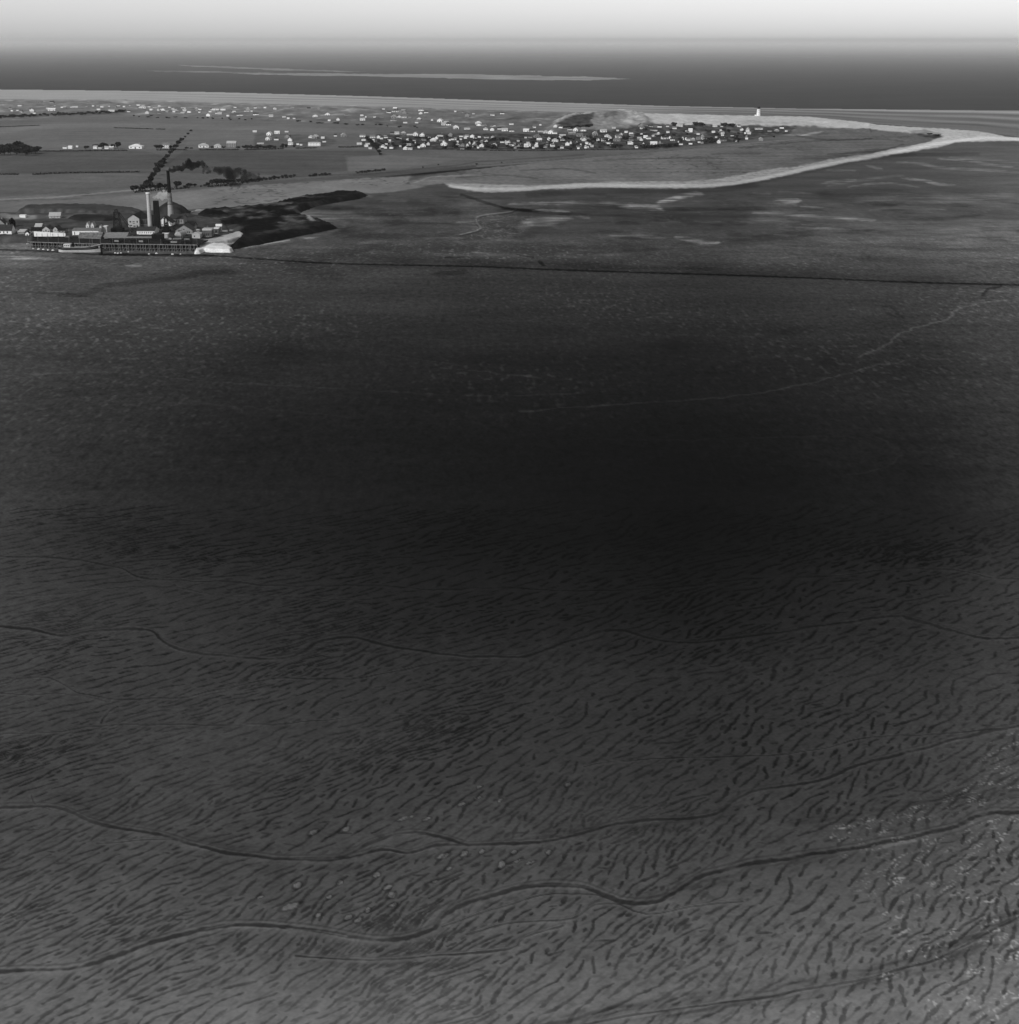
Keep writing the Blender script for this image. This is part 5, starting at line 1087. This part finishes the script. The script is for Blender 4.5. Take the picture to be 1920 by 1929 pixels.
# ---------------------------------------------------------------- bungalows and houses
PROTO = {}
def proto(kind):
    if kind in PROTO: return PROTO[kind]
    w, d, h, hr, rf, nw = {'bungalow': (10, 7, 2.9, 2.2, 'gx', 2), 'cottage': (7, 9, 3.0, 2.6, 'gy', 2), 'villa': (11, 9, 3.0, 2.6, 'hip', 3), 'house': (12, 8, 5.4, 2.8, 'gx', 4), 'carriage': (14, 4, 2.7, .8, 'gx', 5), 'hut': (5, 4, 2.5, .5, 'lean', 1), 'hotel': (22, 10, 5.8, 1.8, 'hip', 8)}[kind]
    P = {'dim': (w, d, h + hr)}
    P['wall'] = wall_mb(w, d, h, hr, rf).mesh('wall', WHITE); P['roof'] = roof_mb(w, d, h, hr, rf, .35).mesh('roof', ROOFMID)
    win = []
    lev = [1.5] if h < 4 else [1.5, 4.2]
    for z in lev:
        for i in range(nw):
            if len(lev) == 1 and i == nw // 2 and nw > 1: continue
            x = -w / 2 + w * (i + .5) / nw; win.append(MB().box(x - .55, x + .55, -.05, .2, z - .55, z + .55).mesh('window', GLASS))
    P['window'] = win
    x = -w / 2 + w * (nw // 2 + .5) / nw
    P['door'] = MB().box(x - .5, x + .5, -.07, .2, 0, 2.0).mesh('door', TIMBER) if len(lev) == 1 else None
    P['chimney'] = MB().box(w * .2, w * .2 + .8, d / 2 - .4, d / 2 + .4, h, h + hr + 1).mesh('chimney', MID) if kind not in ('hut', 'carriage') else None
    PROTO[kind] = P; return P
ROOFS = {'dark': SLATE, 'grey': ROOFMID, 'pale': ROOFPALE, 'white': grey('whitened_roof', .66, .8, .1)}
WALLS = {'white': WHITE, 'cream': CREAM, 'grey': MID}
def house(px, py, wpx, kind, wall, roof, label, group, k, ht=None):
    P = proto(kind); x, y, z = place(px, py); m = float(unproj(px + 1, py)[0] - unproj(px, py)[0])
    r = tag(empty('hotel' if kind == 'hotel' else kind if kind in ('bungalow', 'hut', 'cottage', 'house') else 'bungalow', (x, y, z), ((k * 37) % 11 - 5) * .05 if kind != 'hotel' else 0), label, 'hotel' if kind == 'hotel' else ('hut' if kind == 'hut' else 'house' if kind in ('house', 'cottage') else 'bungalow'), group)
    s = wpx * m / P['dim'][0]; sz = (ht * m / P['dim'][2]) if ht else max(.85, min(1.25, s * .5 + .5)); r.scale = (s, max(.8, min(1.3, s)), sz)
    def put(me, name, mat=None, par=r):
        o = link(bpy.data.objects.new(name, me), par)
        if mat: o.material_slots[0].link = 'OBJECT'; o.material_slots[0].material = mat
        return o
    put(P['wall'], 'wall', WALLS[wall]); rf = put(P['roof'], 'roof', ROOFS[roof])
    if wpx >= 8:
        for wm in P['window']: put(wm, 'window')
        if P['door']: put(P['door'], 'door')
        if P['chimney']: put(P['chimney'], 'chimney', None, rf)
D1 = [(19,206,6),(37,200,8),(33,209,5),(60,210,8),(75,194.5,10),(97,194,8),(97,209,14),(141,203,11),(210,210,12),(242,211,6),(268,204,14),(277,214,7),(300,214,7),(307,209,7),(330,211,12),(319,203,5),(344,205,6),(344,215,8),(356,212,7),(370,206,6),(377,207,5),(392,219,8),(401,208,8),(420,209.5,9),(414,215,8),(429,219,5),(452,218,12),(465,210,10),(474,210,4)]
D2 = [(481,204,5),(499,204,5),(482,217,10),(511,220,8),(518,206,6),(551,204,7),(535,221,7),(554,224,5),(543,224,5),(582,206,7),(601,206,5),(594,221,10),(617,218,10),(653,218,6),(637,227,6),(620,228,5),(682,220,6),(683,227,10),(689,221,3),(706,222,5),(719,222,8)]
D3 = [(723,207,5),(733,213,8),(744,206,8),(745,211,12),(760,208.5,8),(762,214,8),(793,215,6),(803,213,8),(793,209,10),(742,223,10),(752,223,9),(762,222,9),(742,229,10),(753,231,10),(764,232,7),(772,222,6),(789,226,8),(785,232,7),(814,227,4),(828,230,10),(841,230,10),(837,236,11),(845,236,9),(857,243,8),(892,216,5),(928,218,8),(947,215,7),(858,211,4),(880,220,8),(872,213,4)]
B1 = [(480,249,8),(522,252,10),(506,255,9),(504,264,9),(521,264,8),(540,249,7),(541,260,10),(546,266,8),(547,273,9),(491,273,13),(561,273,5),(567,274,5),(585,260,8),(592,261,10),(608,261,7),(611,268,7),(632,257,6),(648,258,10)]
V1 = [(683,258,11),(685,265,8),(677,272,10),(693,272,8),(702,260,11),(713,258,8),(727,260,8),(733,266,6),(737,270,10),(721,278,8),(737,280,7),(739,253,8),(748,253,9),(760,253,10),(772,256,12),(783,256,10),(795,257,9),(770,274,10),(763,282,8),(772,282,10),(797,277,10),(799,265,8),(816,266,12),(829,257,12),(848,257,8),(833,266,12),(836,274,12),(839,280,10)]
V2 = [(901,234,12),(902,239,9),(912,239,9),(860,243,10),(880,244,12),(916,245,8),(927,246,8),(941,244,8),(951,247,12),(964,248,10),(932,238,4),(927,240,6),(964,235,8),(1007,241,6),(1018,236,4),(991,248,11),(1003,249,11),(1018,250,10),(1028,251,10),(1037,252,10),(1046,252,8),(1046,240,7),(1056,241,7),(1074,247,9),(1084,247,9),(1099,247,10),(1078,253,14)]
V3 = [(1157,242,7),(1208,239,9),(1211,243,8),(1138,249,12),(1093,257,12),(1100,263,13),(1108,265,9),(1122,255,10),(1143,258,9),(1149,261,7),(1162,266,14),(1167,260,13),(1190,265,8),(1188,272,10),(1191,257,8),(1153,276,8),(1143,271,14),(1137,266,8),(1112,277,14),(1091,277,10),(1069,274,8),(1060,259,12),(1046,267,12),(1051,262,8),(1061,266,8),(1042,276,8),(1059,279.6,7),(1028,278,7),(1016,266,10),(1013,259,12),(999,260,8),(997,270,12),(994,277,12),(977,278,12),(964,275,9),(957,272,9),(946,269,8),(931,276,11),(917,260,9),(928,260,6),(903,259,6),(889,259,8),(879,258,8),(869,258,8),(894,265,6),(863,276,7),(871,276,8),(871,282,8),(896,271,9),(906,271,9),(895,277,10),(907,277,9),(1205,263,8),(1199,277.5,4),(1216,260,8)]
E1 = [(1225,240,10),(1243,240,8),(1258,239,6),(1232,247,14),(1240,254,6),(1297,237,14),(1280,240,12),(1271,243,8),(1347,239,9),(1360,240,5),(1393,239,6),(1430,244,15),(1450,248,8),(1465,248,7),(1473,242,8),(1482,248,4),(1411,253,8),(1404,252,4),(1360,252,10),(1253,262,12),(1267,265,9),(1279,268,4),(1223,262,8),(1208,265,6),(1189,255,8),(1186,272,7),(1200,279,5),(1232,273,13),(1283,273,8),(1297,265,8),(1306,265,8),(1301,272,7),(1317,263,9),(1327,263,9),(1317,269,5),(1323,271,5),(1363,266,13),(1386,267,6),(1434,265,8),(1233,257,10)]
L1 = [(122,280,8,'bungalow'),(132,280,8,'bungalow'),(145,277,4,'hut'),(179,280,8,'bungalow'),(188,280,7,'bungalow'),(201,280.5,8,'bungalow'),(210,280.5,8,'bungalow'),(255,280,26,'villa'),(312,279,14,'house'),(384,278,19,'villa'),(410,278,14,'villa'),(436,277,18,'house')]
rh = random.Random(11)
def settle(lst, where, group, y_split=None):
    lst = sorted(lst, key=lambda p: p[0])
    for i, p in enumerate(lst):
        w = p[2]; t = rh.random()
        kind = p[3] if len(p) > 3 else ('hut' if w <= 5 else ('bungalow' if t < .4 else 'villa' if t < .65 else 'cottage' if t < .8 else 'carriage') if w < 11 else ('carriage' if t < .25 else 'villa' if t < .6 else 'bungalow'))
        wall = rh.choices(['white', 'cream', 'grey'], [44, 32, 24])[0]; roof = rh.choices(['white', 'pale', 'grey', 'dark'], [22, 30, 24, 24])[0]
        size = 'tiny' if w <= 5 else 'small' if w <= 8 else 'wide' if w >= 12 else ''
        noun = {'hut': 'hut', 'cottage': 'cottage', 'villa': 'hipped bungalow', 'bungalow': 'bungalow', 'carriage': 'low bungalow', 'house': 'two-storey house'}[kind]
        label = ' '.join(q for q in [size, wall, noun, roof + '-roofed,', ordinal(i + 1), 'from the left', where] if q)
        house(p[0], p[1], w * .95, kind, wall, roof, label, group, i + int(p[0]))
settle(D1, 'on the western dunes', 'bungalows on the western dunes')
settle(D2, 'on the middle dunes', 'bungalows on the middle dunes')
settle(D3, 'on the eastern dunes', 'bungalows on the eastern dunes')
settle(B1, 'around the long hotel', 'bungalows around the hotel')
house(592, 275, 23, 'hotel', 'white', 'grey', 'long white two-storey hotel with a row of windows', None, 0, 9)
for nm, lst in [('near the black slanting trees', V1)]:
    a = [p for p in lst if p[1] < 262]; b_ = [p for p in lst if p[1] >= 262]
    settle(a, 'behind the black trees', 'bungalows near the slanting trees'); settle(b_, 'along the western front', 'bungalows of the western front')
settle(V2, 'in the back lane', 'bungalows of the back lane')
a = [p for p in V3 if p[1] < 262]; b_ = [p for p in V3 if 262 <= p[1] < 272]; c_ = [p for p in V3 if p[1] >= 272]
settle(a, 'in the upper village', 'bungalows of the upper village'); settle(b_, 'in the village centre', 'bungalows of the village centre'); settle(c_, 'on the marsh front', 'bungalows on the marsh front')
a = [p for p in E1 if p[1] < 256]; b_ = [p for p in E1 if p[1] >= 256]
settle(a, 'below the white dune', 'bungalows below the white dune'); settle(b_, 'at the eastern end', 'bungalows at the eastern end')
settle(L1, 'on the field road', 'houses on the field road')
X1 = []
for i in range(120):
    x = rh.uniform(690, 1420); hi = np.interp(x, [690, 1060, 1240, 1420], [281, 282, 279, 266]); lo = 256 if x < 880 else (260 if x < 1150 else 245)
    X1.append((x, rh.uniform(lo, hi), rh.uniform(3.2, 6.5), 'hut' if rh.random() < .7 else 'cottage'))
for nm, a, b_ in [('in the gardens of the western village', 0, 850), ('in the gardens of the middle village', 850, 1050), ('in the gardens below the high dune', 1050, 1220), ('in the gardens of the eastern village', 1220, 1500)]:
    settle([p for p in X1 if a <= p[0] < b_], nm, 'garden sheds ' + nm)
X2 = [(rh.uniform(5, 470), 0, rh.uniform(3.5, 7), 'hut') for i in range(58)]
settle([(p[0], float(np.interp(p[0], [0, 200, 480], [213, 204, 212])) + rh.uniform(-8, 5), p[2], p[3]) for p in X2], 'among the scattered dune huts', 'scattered dune huts')
house(1301, 249, 7.5, 'house', 'white', 'white', 'tall narrow bright white house standing alone in the eastern village', None, 1, 7)

# ---------------------------------------------------------------- sea haze
def haze():
    m = bpy.data.materials.new('sea_haze'); m.use_nodes = True; n = m.node_tree.nodes; n.clear()
    out = n.new('ShaderNodeOutputMaterial'); v = n.new('ShaderNodeVolumePrincipled')
    v.inputs['Color'].default_value = (1, 1, 1, 1); v.inputs['Density'].default_value = HAZE_D; v.inputs['Anisotropy'].default_value = 0.0
    m.node_tree.links.new(v.outputs[0], out.inputs['Volume'])
    o = MB().box(-160000, 160000, -4000, 160000, -4.0, HAZE_TOP).build('haze', m); o['kind'] = 'stuff'
HAZE_D, HAZE_TOP = 0.000015, 245.0
haze()
